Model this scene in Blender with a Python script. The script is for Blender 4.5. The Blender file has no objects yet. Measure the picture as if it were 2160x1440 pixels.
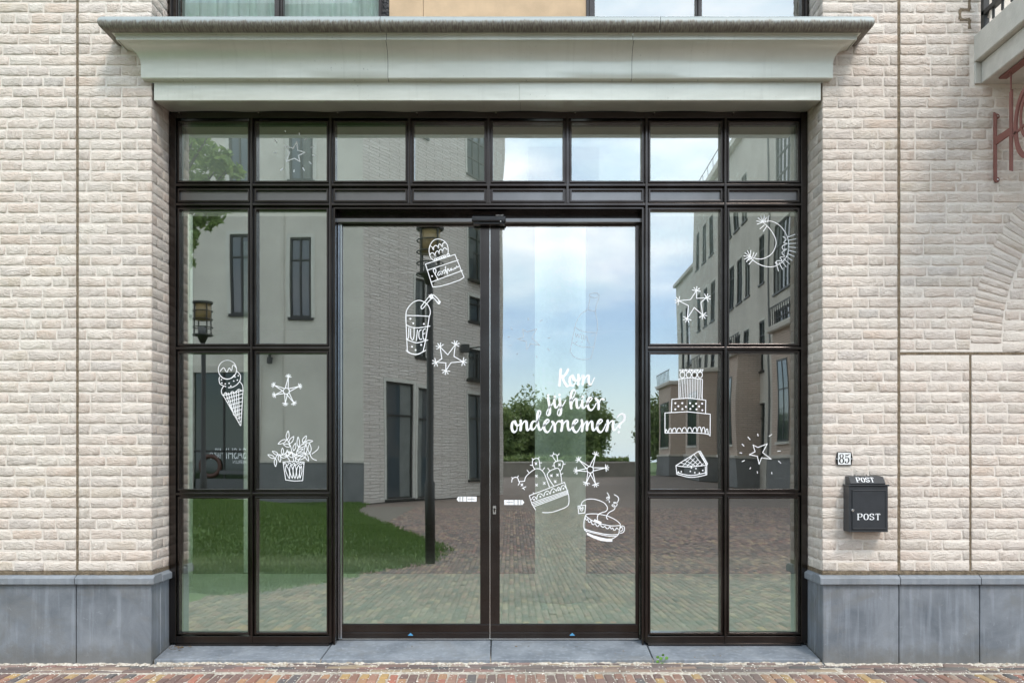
import bpy, bmesh, math, random
import numpy as np
from mathutils import Vector, Matrix
random.seed(7); rng = np.random.default_rng(11)
R = math.radians
scene = bpy.context.scene
COL = scene.collection

# ------------------------------------------------------------------ camera, sky, sun, exposure
cd = bpy.data.cameras.new('camera'); cam = bpy.data.objects.new('camera', cd); COL.objects.link(cam)
cam.location = (0, -6.4, 1.45); cam.rotation_euler = (R(90), 0, 0)
cd.sensor_width = 36; cd.lens = 32; cd.shift_y = 245/2160; cd.clip_end = 1500; cd.clip_start = .05
scene.camera = cam
SUN_EL, SUN_AZ = R(52), R(28)      # azimuth measured from -Y towards +X
world = bpy.data.worlds.new('World'); scene.world = world; world.use_nodes = True
wn = world.node_tree; wn.nodes.clear()
def N(t, typ, **kw):
    n = t.nodes.new(typ)
    for k, v in kw.items(): setattr(n, k, v)
    return n
wo = N(wn, 'ShaderNodeOutputWorld'); bg = N(wn, 'ShaderNodeBackground'); bg.inputs[1].default_value = .15
sky = N(wn, 'ShaderNodeTexSky', sky_type='NISHITA', sun_disc=False)
sky.sun_elevation = SUN_EL; sky.sun_rotation = R(180) - SUN_AZ; sky.air_density = 1.0; sky.dust_density = .4; sky.ozone_density = 2.0
tc = N(wn, 'ShaderNodeTexCoord'); sep = N(wn, 'ShaderNodeSeparateXYZ'); wn.links.new(tc.outputs['Generated'], sep.inputs[0])
mp = N(wn, 'ShaderNodeMapping'); mp.inputs['Scale'].default_value = (1.0, 1.0, 2.6); mp.inputs['Location'].default_value = (.35, .1, .0)
wn.links.new(tc.outputs['Generated'], mp.inputs[0])
nz = N(wn, 'ShaderNodeTexNoise'); nz.inputs['Scale'].default_value = 3.1; nz.inputs['Detail'].default_value = 9; nz.inputs['Roughness'].default_value = .58
wn.links.new(mp.outputs[0], nz.inputs[0])
mr = N(wn, 'ShaderNodeMapRange'); mr.inputs[1].default_value = .07; mr.inputs[2].default_value = .18; mr.inputs[3].default_value = -.24; mr.inputs[4].default_value = .16
wn.links.new(sep.outputs[2], mr.inputs[0])
ad = N(wn, 'ShaderNodeMath', operation='ADD'); wn.links.new(nz.outputs[0], ad.inputs[0]); wn.links.new(mr.outputs[0], ad.inputs[1])
cr = N(wn, 'ShaderNodeMapRange', interpolation_type='SMOOTHSTEP'); cr.inputs[1].default_value = .39; cr.inputs[2].default_value = .68
wn.links.new(ad.outputs[0], cr.inputs[0])
nz2 = N(wn, 'ShaderNodeTexNoise'); nz2.inputs['Scale'].default_value = 5.5; nz2.inputs['Detail'].default_value = 7
wn.links.new(mp.outputs[0], nz2.inputs[0])
cc = N(wn, 'ShaderNodeMix', data_type='RGBA'); cc.inputs[6].default_value = (8.7, 11.2, 13.4, 1); cc.inputs[7].default_value = (13.8, 14.7, 16.0, 1)
c2 = N(wn, 'ShaderNodeMapRange'); c2.inputs[1].default_value = .38; c2.inputs[2].default_value = .62
wn.links.new(nz2.outputs[0], c2.inputs[0]); wn.links.new(c2.outputs[0], cc.inputs[0])
mx = N(wn, 'ShaderNodeMix', data_type='RGBA'); wn.links.new(cr.outputs[0], mx.inputs[0])
sk2 = N(wn, 'ShaderNodeMix', data_type='RGBA', blend_type='MULTIPLY'); sk2.inputs[0].default_value = 1; sk2.inputs[7].default_value = (1.25, 1.30, 1.40, 1)
wn.links.new(sky.outputs[0], sk2.inputs[6])
hz = N(wn, 'ShaderNodeMapRange'); hz.inputs[1].default_value = -.01; hz.inputs[2].default_value = .10; hz.inputs[3].default_value = .85; hz.inputs[4].default_value = .0
wn.links.new(sep.outputs[2], hz.inputs[0])
hm = N(wn, 'ShaderNodeMix', data_type='RGBA'); hm.inputs[7].default_value = (8.6, 11.2, 13.4, 1); wn.links.new(hz.outputs[0], hm.inputs[0]); wn.links.new(sk2.outputs[2], hm.inputs[6])
wn.links.new(hm.outputs[2], mx.inputs[6]); wn.links.new(cc.outputs[2], mx.inputs[7])
wn.links.new(mx.outputs[2], bg.inputs[0]); wn.links.new(bg.outputs[0], wo.inputs[0])
sd = bpy.data.lights.new('sun', 'SUN'); sd.energy = 1.75; sd.angle = R(12); sd.color = (1, .92, .85)
sun = bpy.data.objects.new('sun', sd); COL.objects.link(sun)
sv = Vector((math.sin(SUN_AZ)*math.cos(SUN_EL), -math.cos(SUN_AZ)*math.cos(SUN_EL), math.sin(SUN_EL)))
sun.rotation_euler = sv.to_track_quat('Z', 'Y').to_euler(); sun.location = (6, -10, 12)
scene.view_settings.view_transform = 'Standard'; scene.view_settings.look = 'None'
scene.view_settings.exposure = .26; scene.view_settings.gamma = 1; scene.view_settings.use_curve_mapping = False
scene.render.engine = 'CYCLES'; scene.cycles.use_denoising = True
scene.cycles.max_bounces = 10; scene.cycles.transparent_max_bounces = 16; scene.cycles.glossy_bounces = 6
scene.cycles.diffuse_bounces = 4; scene.cycles.caustics_reflective = False; scene.cycles.caustics_refractive = False

# ------------------------------------------------------------------ measuring helpers (photo pixel -> metres on a plane at depth Y)
CY, F, H = -6.4, 1920.0, 1.45
def sc_(Y): return F/(Y - CY)
def PX(px, Y=0.0): return (px - 1080)/sc_(Y)
def PZ(py, Y=0.0): return H + (965 - py)/sc_(Y)
def gz(Y): return -.027*min(max(-Y, 0), 6.7)      # street falls away from the facade, then level
def ZY(Z): return 7.15 - Z                        # distance seen in the glass -> world Y

# ------------------------------------------------------------------ object helpers
def tag(o, label=None, cat=None, group=None, kind=None):
    if label: o['label'] = label
    if cat: o['category'] = cat
    if group: o['group'] = group
    if kind: o['kind'] = kind
    return o
def empty(name, loc=(0, 0, 0), label=None, cat=None, group=None, kind=None):
    o = bpy.data.objects.new(name, None); COL.objects.link(o); o.location = loc; o.empty_display_size = .1
    return tag(o, label, cat, group, kind)
def link(name, me, mat=None, parent=None, smooth=False):
    if mat is not None and not me.materials: me.materials.append(mat)
    if smooth:
        me.polygons.foreach_set('use_smooth', [True]*len(me.polygons))
    o = bpy.data.objects.new(name, me); COL.objects.link(o)
    if parent is not None:
        o.parent = parent; o.matrix_parent_inverse = Matrix.Translation(-parent.location)
    return o
class MB:
    def __init__(s): s.v = []; s.f = []
    def box(s, x0, x1, y0, y1, z0, z1):
        b = len(s.v)
        s.v += [(x0,y0,z0),(x1,y0,z0),(x1,y1,z0),(x0,y1,z0),(x0,y0,z1),(x1,y0,z1),(x1,y1,z1),(x0,y1,z1)]
        s.f += [tuple(b+i for i in q) for q in ((0,3,2,1),(4,5,6,7),(0,1,5,4),(1,2,6,5),(2,3,7,6),(3,0,4,7))]
        return s
    def poly(s, pts):
        b = len(s.v); s.v += [tuple(p) for p in pts]; s.f.append(tuple(range(b, b+len(pts)))); return s
    def prism(s, pts, d):      # pts = closed outline (3-d), extruded by vector d
        b = len(s.v); n = len(pts); d = Vector(d)
        s.v += [tuple(p) for p in pts] + [tuple(Vector(p)+d) for p in pts]
        s.f.append(tuple(range(b, b+n))); s.f.append(tuple(reversed(range(b+n, b+2*n))))
        for i in range(n):
            j = (i+1) % n; s.f.append((b+j, b+i, b+n+i, b+n+j))
        return s
    def tube(s, pts, r, n=10, cap=True):
        pts = [Vector(p) for p in pts]; rs = r if isinstance(r, (list, tuple)) else [r]*len(pts)
        b = len(s.v)
        for i, p in enumerate(pts):
            t = (pts[min(i+1, len(pts)-1)] - pts[max(i-1, 0)]).normalized()
            u = t.cross(Vector((0, 0, 1)));
            if u.length < .05: u = t.cross(Vector((1, 0, 0)))
            u.normalize(); w = t.cross(u)
            for k in range(n):
                a = 2*math.pi*k/n; s.v.append(tuple(p + (u*math.cos(a) + w*math.sin(a))*rs[i]))
        for i in range(len(pts)-1):
            for k in range(n):
                k2 = (k+1) % n; s.f.append((b+i*n+k, b+i*n+k2, b+(i+1)*n+k2, b+(i+1)*n+k))
        if cap:
            s.f.append(tuple(b+k for k in range(n))[::-1]); s.f.append(tuple(b+(len(pts)-1)*n+k for k in range(n)))
        return s
    def mesh(s, name='m', fix=True):
        me = bpy.data.meshes.new(name); me.from_pydata(s.v, [], s.f)
        if fix:
            bm = bmesh.new(); bm.from_mesh(me); bmesh.ops.recalc_face_normals(bm, faces=bm.faces); bm.to_mesh(me); bm.free()
        me.update(); return me
    def build(s, name, mat, parent=None, smooth=False, bevel=0, seg=1):
        o = link(name, s.mesh(name), mat, parent, smooth)
        if bevel:
            m = o.modifiers.new('bevel', 'BEVEL'); m.width = bevel; m.segments = seg; m.limit_method = 'ANGLE'; m.angle_limit = R(35)
        return o
def rotated(mb, M):
    mb.v = [tuple(M @ Vector(p)) for p in mb.v]; return mb

# ------------------------------------------------------------------ materials
def newmat(name):
    m = bpy.data.materials.new(name); m.use_nodes = True; t = m.node_tree
    return m, t, t.nodes['Principled BSDF'], t.nodes['Material Output']
def noise(t, vec, scale, detail=4, rough=.5, dist=0):
    n = N(t, 'ShaderNodeTexNoise'); n.inputs['Scale'].default_value = scale; n.inputs['Detail'].default_value = detail
    n.inputs['Roughness'].default_value = rough; n.inputs['Distortion'].default_value = dist
    if vec is not None: t.links.new(vec, n.inputs['Vector'])
    return n.outputs['Fac']
def ramp(t, fac, stops, interp='LINEAR'):
    r = N(t, 'ShaderNodeValToRGB'); r.color_ramp.interpolation = interp; e = r.color_ramp.elements
    while len(e) < len(stops): e.new(.5)
    for i, (p, c) in enumerate(stops):
        e[i].position = p; e[i].color = (c[0], c[1], c[2], 1) if not isinstance(c, (int, float)) else (c, c, c, 1)
    t.links.new(fac, r.inputs[0]); return r.outputs[0]
def mixc(t, fac, a, b, mode='MIX'):
    m = N(t, 'ShaderNodeMix', data_type='RGBA', blend_type=mode)
    for i, v in ((0, fac), (6, a), (7, b)):
        if isinstance(v, bpy.types.NodeSocket): t.links.new(v, m.inputs[i])
        elif i == 0: m.inputs[0].default_value = v
        else: m.inputs[i].default_value = (v[0], v[1], v[2], 1)
    return m.outputs[2]
def math_(t, op, a, b=None, clamp=False):
    m = N(t, 'ShaderNodeMath', operation=op); m.use_clamp = clamp
    for i, v in ((0, a), (1, b)):
        if v is None: continue
        if isinstance(v, bpy.types.NodeSocket): t.links.new(v, m.inputs[i])
        else: m.inputs[i].default_value = v
    return m.outputs[0]
def coords(t, kind='Object', rand=False, scale=(1, 1, 1)):
    c = N(t, 'ShaderNodeTexCoord').outputs['Object'] if kind == 'Object' else N(t, 'ShaderNodeNewGeometry').outputs['Position']
    m = N(t, 'ShaderNodeMapping'); m.inputs['Scale'].default_value = scale; t.links.new(c, m.inputs[0])
    if rand:
        oi = N(t, 'ShaderNodeObjectInfo'); k = math_(t, 'MULTIPLY', oi.outputs['Random'], 53.0)
        cx = N(t, 'ShaderNodeCombineXYZ'); 
        for i in range(3): t.links.new(k, cx.inputs[i])
        t.links.new(cx.outputs[0], m.inputs['Location'])
    return m.outputs[0]
def bump(t, h, strength, dist, p, prev=None):
    b = N(t, 'ShaderNodeBump'); b.inputs['Strength'].default_value = strength; b.inputs['Distance'].default_value = dist
    t.links.new(h, b.inputs['Height'])
    if prev is not None: t.links.new(prev, b.inputs['Normal'])
    if p is not None: t.links.new(b.outputs[0], p.inputs['Normal'])
    return b.outputs[0]
def simple(name, c, rough=.5, metal=0, var=.0, vscale=8, bmp=0, bscale=60, spec=None):
    m, t, p, o = newmat(name); p.inputs['Roughness'].default_value = rough; p.inputs['Metallic'].default_value = metal
    p.inputs['Base Color'].default_value = (*c, 1)
    if spec is not None: p.inputs['Specular IOR Level'].default_value = spec
    if var or bmp:
        v = coords(t, 'World')
        if var:
            n = noise(t, v, vscale, 5, .6)
            t.links.new(mixc(t, ramp(t, n, [(.3, 0), (.7, 1)]), tuple(x*(1-var) for x in c), tuple(min(1, x*(1+var)) for x in c)), p.inputs['Base Color'])
        if bmp: bump(t, noise(t, v, bscale, 4), 1, bmp, p)
    return m

def brick_mat(name, individual=True):
    m, t, p, o = newmat(name); p.inputs['Roughness'].default_value = .85
    v = coords(t, 'Object' if individual else 'World', rand=individual)
    w = coords(t, 'World')
    if individual: rnd = N(t, 'ShaderNodeObjectInfo').outputs['Random']
    else: rnd = ramp(t, noise(t, coords(t, 'World', scale=(1, 1, 3)), 7, 0), [(.3, 0), (.7, 1)])
    base = ramp(t, rnd, [(0, (0.724, 0.637, 0.540)), (.25, (0.653, 0.529, 0.435)), (.42, (0.765, 0.686, 0.586)), (.6, (0.612, 0.529, 0.458)), (.74, (0.683, 0.544, 0.435)), (.86, (0.561, 0.500, 0.444)), (.95, (0.612, 0.510, 0.393)), (1, (0.510, 0.465, 0.416))])
    n1 = noise(t, v, 9, 5, .65)
    wash = ramp(t, n1, [(.36, 0), (.62, 1)])
    col = mixc(t, math_(t, 'MULTIPLY', wash, .6), base, (.75, .675, .595))
    big = noise(t, w, 1.3, 3)
    col = mixc(t, ramp(t, big, [(.35, .0), (.7, .30)]), col, (.67, .575, .51))
    n3 = noise(t, v, 55, 3, .6)
    col = mixc(t, ramp(t, n3, [(.28, .45), (.36, 0)]), col, (.36, .31, .26))
    cs = noise(t, coords(t, 'Object' if individual else 'World', rand=individual, scale=(1, 1, 5)), 11, 5, .7, 1.0)
    col = mixc(t, ramp(t, cs, [(.27, .55), (.34, 0)]), col, (.40, .34, .28))
    t.links.new(col, p.inputs['Base Color'])
    sv_ = N(t, 'ShaderNodeMapping'); sv_.inputs['Scale'].default_value = (1, 1, 2.2); t.links.new(v, sv_.inputs[0])
    b1 = bump(t, noise(t, sv_.outputs[0], 15, 6, .62, 2.2), 1, .015, None)
    bump(t, noise(t, v, 120, 3), 1, .0018, p, b1)
    return m
M = {}
M['brick'] = brick_mat('whitewashed_brick', True)
M['brick_joined'] = brick_mat('whitewashed_brick_joined', False)
def mortar():
    m, t, p, o = newmat('whitewashed_mortar'); p.inputs['Roughness'].default_value = .9
    v = coords(t, 'World'); n = noise(t, v, 14, 6, .65)
    t.links.new(mixc(t, ramp(t, n, [(.3, 0), (.7, 1)]), (.70, .62, .54), (.77, .70, .62)), p.inputs['Base Color'])
    bump(t, noise(t, v, 38, 6, .65, .8), 1, .006, p); return m
M['mortar'] = mortar()
M['sealant'] = simple('brown_joint', (.19, .145, .095), .95, var=.35, vscale=30, bmp=.01, bscale=70)
def bluestone(name, k=1.0):
    m, t, p, o = newmat(name); p.inputs['Roughness'].default_value = .62
    v = coords(t, 'World'); vs = coords(t, 'World', scale=(26, 26, 1.6))
    a = mixc(t, ramp(t, noise(t, v, 3.2, 8, .62, .4), [(.32, 0), (.68, 1)]), (.115*k, .13*k, .148*k), (.235*k, .252*k, .272*k))
    a = mixc(t, ramp(t, noise(t, vs, 1.0, 4, .6), [(.52, 0), (.66, .30)]), a, (.34*k, .37*k, .41*k))
    a = mixc(t, ramp(t, noise(t, vs, .7, 4, .6), [(.28, .35), (.42, 0)]), a, (.08, .085, .09))
    a = mixc(t, ramp(t, noise(t, v, 48, 5, .7), [(.74, 0), (.80, .6)]), a, (.5, .52, .54))
    a = mixc(t, ramp(t, noise(t, coords(t, 'World', scale=(1, 1, 1.5)), 2.1, 6, .7, 1.2), [(.52, 0), (.68, .5)]), a, (.17, .165, .15))
    a = mixc(t, ramp(t, noise(t, coords(t, 'World', scale=(1, 1, 1)), 6, 9, .75, 2.5), [(.60, 0), (.66, .35)]), a, (.36*k, .38*k, .40*k))
    g = N(t, 'ShaderNodeNewGeometry'); sz = N(t, 'ShaderNodeSeparateXYZ'); t.links.new(g.outputs['Position'], sz.inputs[0])
    kd = .55 if k == 1.0 else .0
    lo = math_(t, 'SUBTRACT', math_(t, 'MULTIPLY', noise(t, v, 9, 6, .7), .30), sz.outputs[2])
    a = mixc(t, ramp(t, lo, [(.0, 0), (.10, kd)]), a, (.135, .125, .105))        # splashed dirt along the pavement
    cap = math_(t, 'ADD', sz.outputs[2], math_(t, 'MULTIPLY', noise(t, coords(t, 'World', scale=(40, 40, .8)), 1, 3, .6), .16))
    a = mixc(t, ramp(t, cap, [(.60, 0), (.66, .28)]), a, (.33, .35, .37))     # pale runs under the cap stone
    t.links.new(a, p.inputs['Base Color'])
    bump(t, noise(t, v, 90, 5, .6), 1, .0012, p); return m
M['bluestone'] = bluestone('bluestone'); M['threshold'] = bluestone('bluestone_threshold', 1.1)
def zinc():
    m, t, p, o = newmat('grey_green_zinc'); p.inputs['Roughness'].default_value = .30; p.inputs['Metallic'].default_value = .22
    v = coords(t, 'World'); vx = coords(t, 'World', scale=(1, 1, 3))
    a = mixc(t, ramp(t, noise(t, vx, 1.7, 6, .6), [(.3, 0), (.7, 1)]), (.565, .575, .505), (.68, .685, .61))
    a = mixc(t, ramp(t, noise(t, coords(t, 'World', scale=(22, 1, 1.2)), 1.0, 4, .65), [(.55, 0), (.72, .22)]), a, (.40, .40, .34))
    sp = noise(t, v, 60, 4, .7); mask = ramp(t, noise(t, v, 2.3, 3), [(.45, 0), (.6, 1)])
    a = mixc(t, math_(t, 'MULTIPLY', ramp(t, sp, [(.66, 0), (.71, .8)]), mask), a, (.16, .15, .12))
    t.links.new(a, p.inputs['Base Color'])
    bump(t, noise(t, coords(t, 'World', scale=(.5, 1, 1.2)), 3, 3), 1, .012, p); return m
M['zinc'] = zinc()
def zinc_roll():
    m, t, p, o = newmat('weathered_zinc_roll'); p.inputs['Roughness'].default_value = .55; p.inputs['Metallic'].default_value = .3
    g = N(t, 'ShaderNodeNewGeometry'); s = N(t, 'ShaderNodeSeparateXYZ'); t.links.new(g.outputs['Position'], s.inputs[0])
    # dirt that the rain leaves on the underside of the roll, its ragged upper edge following vertical streaks
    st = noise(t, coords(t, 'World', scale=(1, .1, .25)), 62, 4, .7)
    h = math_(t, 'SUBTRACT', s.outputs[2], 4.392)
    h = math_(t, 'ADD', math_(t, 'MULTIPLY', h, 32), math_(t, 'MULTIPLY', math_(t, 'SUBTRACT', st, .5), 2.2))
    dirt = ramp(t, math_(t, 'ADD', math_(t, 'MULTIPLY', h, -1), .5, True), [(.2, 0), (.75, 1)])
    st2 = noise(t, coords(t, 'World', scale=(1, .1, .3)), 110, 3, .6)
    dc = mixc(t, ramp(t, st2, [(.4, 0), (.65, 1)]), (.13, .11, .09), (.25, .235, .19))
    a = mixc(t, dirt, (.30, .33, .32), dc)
    t.links.new(a, p.inputs['Base Color']); return m
M['zinc_roll'] = zinc_roll()
def alu():
    m, t, p, o = newmat('dark_bronze_frame'); p.inputs['Roughness'].default_value = .2; p.inputs['Metallic'].default_value = 1.0
    v = coords(t, 'World')
    a = mixc(t, ramp(t, noise(t, v, 3, 5), [(.35, 0), (.7, 1)]), (.060, .051, .047), (.088, .080, .076))
    t.links.new(a, p.inputs['Base Color']); p.inputs['Specular IOR Level'].default_value = .9
    t.links.new(ramp(t, noise(t, v, 9, 4), [(.3, .15), (.7, .25)]), p.inputs['Roughness']); return m
M['alu'] = alu()
M['alu_panel'] = simple('bronze_panel', (.21, .20, .195), .28, 1.0, var=.10, vscale=4, spec=.9)
M['strip'] = simple('glass_reflection_strip', (.62, .68, .74), .18, 1)  # bluish white puts the glass reflection into the colour
M['rubber'] = simple('black_gasket', (.008, .008, .008), .6)
def glass(name, film=0.0, tint=(.88, .945, .88), k=.33):
    m, t, p, o = newmat(name); t.nodes.remove(p)
    tr = N(t, 'ShaderNodeBsdfTransparent'); tr.inputs[0].default_value = (*tint, 1)
    gl = N(t, 'ShaderNodeBsdfGlossy'); gl.inputs['Roughness'].default_value = 0; gl.inputs[0].default_value = (1.0, .985, .95, 1)
    fr = N(t, 'ShaderNodeFresnel'); fr.inputs[0].default_value = 1.5
    f = math_(t, 'ADD', math_(t, 'MULTIPLY', fr.outputs[0], .8), k, True)
    mxs = N(t, 'ShaderNodeMixShader'); t.links.new(f, mxs.inputs[0]); t.links.new(tr.outputs[0], mxs.inputs[1]); t.links.new(gl.outputs[0], mxs.inputs[2])
    if film:
        v = coords(t, 'World')
        h = noise(t, v, 13, 3, .5, 3.5)
        msk = ramp(t, noise(t, v, 1.6, 2), [(.38, .1), (.6, 1)])
        nb = bump(t, math_(t, 'MULTIPLY', h, msk), 1, film, None); t.links.new(nb, gl.inputs['Normal'])
    t.links.new(mxs.outputs[0], o.inputs[0]); return m
M['glass'] = glass('window_glass')
M['glass_in'] = glass('inner_glass', 0, (.84, .92, .86), .045)
M['glass_film'] = M['glass']
M['film_in'] = glass('wrinkled_inner_film', .0018, (.84, .90, .86), .10)
M['glass_upper'] = glass('upper_window_glass', 0, (.93, 1.0, .96), .05)
M['glass_far'] = simple('far_window_glass', (.05, .065, .075), .05, .0, spec=1.0)
M['white'] = simple('white_vinyl', (.92, .92, .92), .6)
M['vinyl_clear'] = simple('pale_vinyl', (.47, .53, .57), .6)
M['concrete'] = simple('balcony_concrete', (.50, .48, .43), .8, var=.10, vscale=9, bmp=.002, bscale=80)
M['red_steel'] = simple('red_oxide_steel', (.20, .078, .062), .6, var=.12, vscale=14)
M['black_box'] = simple('dark_grey_mailbox', (.028, .03, .033), .42, var=.15, vscale=12, bmp=.0004, bscale=500)
M['post_white'] = simple('white_letters', (.8, .8, .8), .5)
M['chrome'] = simple('steel', (.7, .69, .66), .25, 1)
M['enamel'] = simple('white_enamel', (.82, .82, .80), .22)
M['enamel_black'] = simple('black_enamel', (.012, .012, .012), .25)
M['curtain'] = simple('mint_curtain', (.80, .93, .86), .8, var=.14, vscale=5)
M['plywood'] = simple('plywood', (.60, .43, .27), .8, var=.12, vscale=6, bmp=.0006, bscale=120)
M['foil'] = simple('black_foil', (.02, .02, .02), .25, bmp=.03, bscale=40)
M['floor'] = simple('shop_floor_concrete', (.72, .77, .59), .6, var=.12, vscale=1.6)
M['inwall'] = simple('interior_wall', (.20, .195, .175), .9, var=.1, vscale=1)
M['column'] = simple('rough_column', (.91, .94, .82), .9, var=.16, vscale=9, bmp=.006, bscale=45)
M['stucco'] = simple('grey_stucco', (.60, .565, .49), .9, var=.10, vscale=.7, bmp=.004, bscale=30)
M['stucco_warm'] = simple('warm_stucco', (.54, .505, .44), .9, var=.14, vscale=.45)
M['stucco_light'] = simple('pale_window_band', (.60, .585, .52), .9, var=.08, vscale=1)
M['far_curtain'] = simple('grey_curtain', (.17, .18, .165), .8, var=.2, vscale=3)
M['dark_plinth'] = simple('dark_stone_plinth', (.175, .175, .17), .7, var=.15, vscale=2)
M['far_frame'] = simple('dark_window_frame', (.03, .028, .025), .5)
M['leaf_near'] = None
def leafmat(name, c1, c2):
    m, t, p, o = newmat(name); p.inputs['Roughness'].default_value = .6
    g = N(t, 'ShaderNodeNewGeometry'); rnd = g.outputs['Random Per Island']
    t.links.new(mixc(t, rnd, c1, c2), p.inputs['Base Color'])
    tl = N(t, 'ShaderNodeBsdfTranslucent'); t.links.new(mixc(t, rnd, tuple(x*1.2 for x in c1), tuple(x*1.2 for x in c2)), tl.inputs[0])
    a = N(t, 'ShaderNodeMixShader'); a.inputs[0].default_value = .3
    t.links.new(p.outputs[0], a.inputs[1]); t.links.new(tl.outputs[0], a.inputs[2]); t.links.new(a.outputs[0], o.inputs[0]); return m
M['leaf_near'] = leafmat('ash_leaves', (.12, .20, .03), (.26, .36, .09))
M['leaf_far'] = leafmat('park_leaves', (.10, .155, .045), (.27, .33, .12))
M['grass'] = leafmat('grass_blades', (.06, .13, .022), (.15, .22, .055))
M['soil'] = simple('lawn_soil', (.08, .135, .034), .95, var=.45, vscale=1.1)
M['bark'] = simple('bark', (.12, .10, .075), .9, var=.3, vscale=12)
M['amber'] = simple('amber_lamp_drum', (.30, .22, .10), .3)
M['weed'] = leafmat('weed_leaves', (.10, .24, .03), (.16, .33, .05))
PAL = [(0, (.27, .125, .085)), (.16, (.15, .085, .075)), (.30, (.36, .185, .125)), (.44, (.19, .105, .09)), (.56, (.48, .30, .11)), (.66, (.24, .14, .12)), (.76, (.095, .09, .095)), (.84, (.42, .22, .11)), (.93, (.40, .14, .09)), (1, (.42, .33, .27))]
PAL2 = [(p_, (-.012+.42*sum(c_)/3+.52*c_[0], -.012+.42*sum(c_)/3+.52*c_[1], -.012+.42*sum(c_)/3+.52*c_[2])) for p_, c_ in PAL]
def paver_mat(name, how):
    m, t, p, o = newmat(name); p.inputs['Roughness'].default_value = .8
    if how == 'obj': rnd = N(t, 'ShaderNodeObjectInfo').outputs['Random']
    elif how == 'island': rnd = N(t, 'ShaderNodeNewGeometry').outputs['Random Per Island']
    v = coords(t, 'World')
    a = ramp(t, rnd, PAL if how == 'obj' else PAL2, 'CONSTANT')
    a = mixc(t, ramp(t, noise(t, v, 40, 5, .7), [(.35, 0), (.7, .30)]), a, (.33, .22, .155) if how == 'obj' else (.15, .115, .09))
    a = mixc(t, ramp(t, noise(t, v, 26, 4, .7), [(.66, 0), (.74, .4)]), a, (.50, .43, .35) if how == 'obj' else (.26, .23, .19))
    a = mixc(t, ramp(t, noise(t, v, .9, 5, .65), [(.38, 0), (.7, .5)]), a, (.16, .15, .13))
    a = mixc(t, ramp(t, noise(t, coords(t, 'World', scale=(.6, 2.2, 1)), 1.7, 5, .7), [(.5, 0), (.72, .35)]), a, (.30, .26, .21))
    t.links.new(a, p.inputs['Base Color']); bump(t, noise(t, v, 130, 4), 1, .002, p); return m
M['paver'] = paver_mat('clay_paver', 'obj'); M['paver_joined'] = paver_mat('clay_paver_joined', 'island')
def sandmat():
    m, t, p, o = newmat('joint_sand'); p.inputs['Roughness'].default_value = 1; v = coords(t, 'World')
    g = N(t, 'ShaderNodeNewGeometry'); s = N(t, 'ShaderNodeSeparateXYZ'); t.links.new(g.outputs['Position'], s.inputs[0])
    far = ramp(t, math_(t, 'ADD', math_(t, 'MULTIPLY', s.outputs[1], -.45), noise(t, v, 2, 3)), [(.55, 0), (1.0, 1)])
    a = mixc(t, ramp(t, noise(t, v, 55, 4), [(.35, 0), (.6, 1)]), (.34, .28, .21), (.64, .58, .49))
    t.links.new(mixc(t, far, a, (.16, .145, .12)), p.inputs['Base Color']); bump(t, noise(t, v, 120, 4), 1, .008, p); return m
M['sand'] = sandmat()
def streetmat():
    m, t, p, o = newmat('far_street_pavers'); p.inputs['Roughness'].default_value = .85
    v = coords(t, 'World'); b = N(t, 'ShaderNodeTexBrick'); t.links.new(coords(t, 'World', scale=(1, 1, 1)), b.inputs[0])
    b.inputs['Scale'].default_value = 4.6; b.inputs['Brick Width'].default_value = 1.0; b.inputs['Row Height'].default_value = .28; b.inputs['Mortar Size'].default_value = .02
    b.inputs['Color1'].default_value = (.125, .095, .078, 1); b.inputs['Color2'].default_value = (.185, .14, .11, 1); b.inputs['Mortar'].default_value = (.085, .07, .06, 1)
    a = mixc(t, ramp(t, noise(t, v, .5, 5, .7), [(.35, 0), (.7, .6)]), b.outputs[0], (.15, .125, .11))
    a = mixc(t, ramp(t, noise(t, coords(t, 'World', scale=(1, .35, 1)), 2.5, 5, .7), [(.5, 0), (.7, .6)]), a, (.23, .185, .145))
    t.links.new(a, p.inputs['Base Color']); bump(t, noise(t, v, 9, 4), 1, .02, p); return m
M['street'] = streetmat()
def farbrick(kk=(1, 1, 1)):
    m, t, p, o = newmat('far_white_brickwork'); p.inputs['Roughness'].default_value = .9
    v = coords(t, 'Object')
    sx = N(t, 'ShaderNodeSeparateXYZ'); t.links.new(v, sx.inputs[0]); cb = N(t, 'ShaderNodeCombineXYZ')
    t.links.new(math_(t, 'ADD', sx.outputs[0], sx.outputs[1]), cb.inputs[0]); t.links.new(sx.outputs[2], cb.inputs[1])
    b = N(t, 'ShaderNodeTexBrick'); t.links.new(cb.outputs[0], b.inputs[0])
    b.inputs['Scale'].default_value = 1; b.inputs['Brick Width'].default_value = .44; b.inputs['Row Height'].default_value = .12; b.inputs['Mortar Size'].default_value = .014
    b.inputs['Mortar Smooth'].default_value = .6
    b.inputs['Color1'].default_value = (.64*kk[0], .585*kk[1], .52*kk[2], 1); b.inputs['Color2'].default_value = (.72*kk[0], .665*kk[1], .60*kk[2], 1); b.inputs['Mortar'].default_value = (.40*kk[0], .365*kk[1], .32*kk[2], 1)
    a = mixc(t, ramp(t, noise(t, v, .8, 6, .65), [(.35, 0), (.7, .35)]), b.outputs[0], (.55*kk[0], .48*kk[1], .42*kk[2]))
    t.links.new(a, p.inputs['Base Color']); bump(t, noise(t, coords(t, 'Object', scale=(.4, .4, 3)), 6, 4), 1, .05, p); return m
M['farbrick'] = farbrick(); M['bay_brick'] = farbrick((.80, .70, .64))

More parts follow.
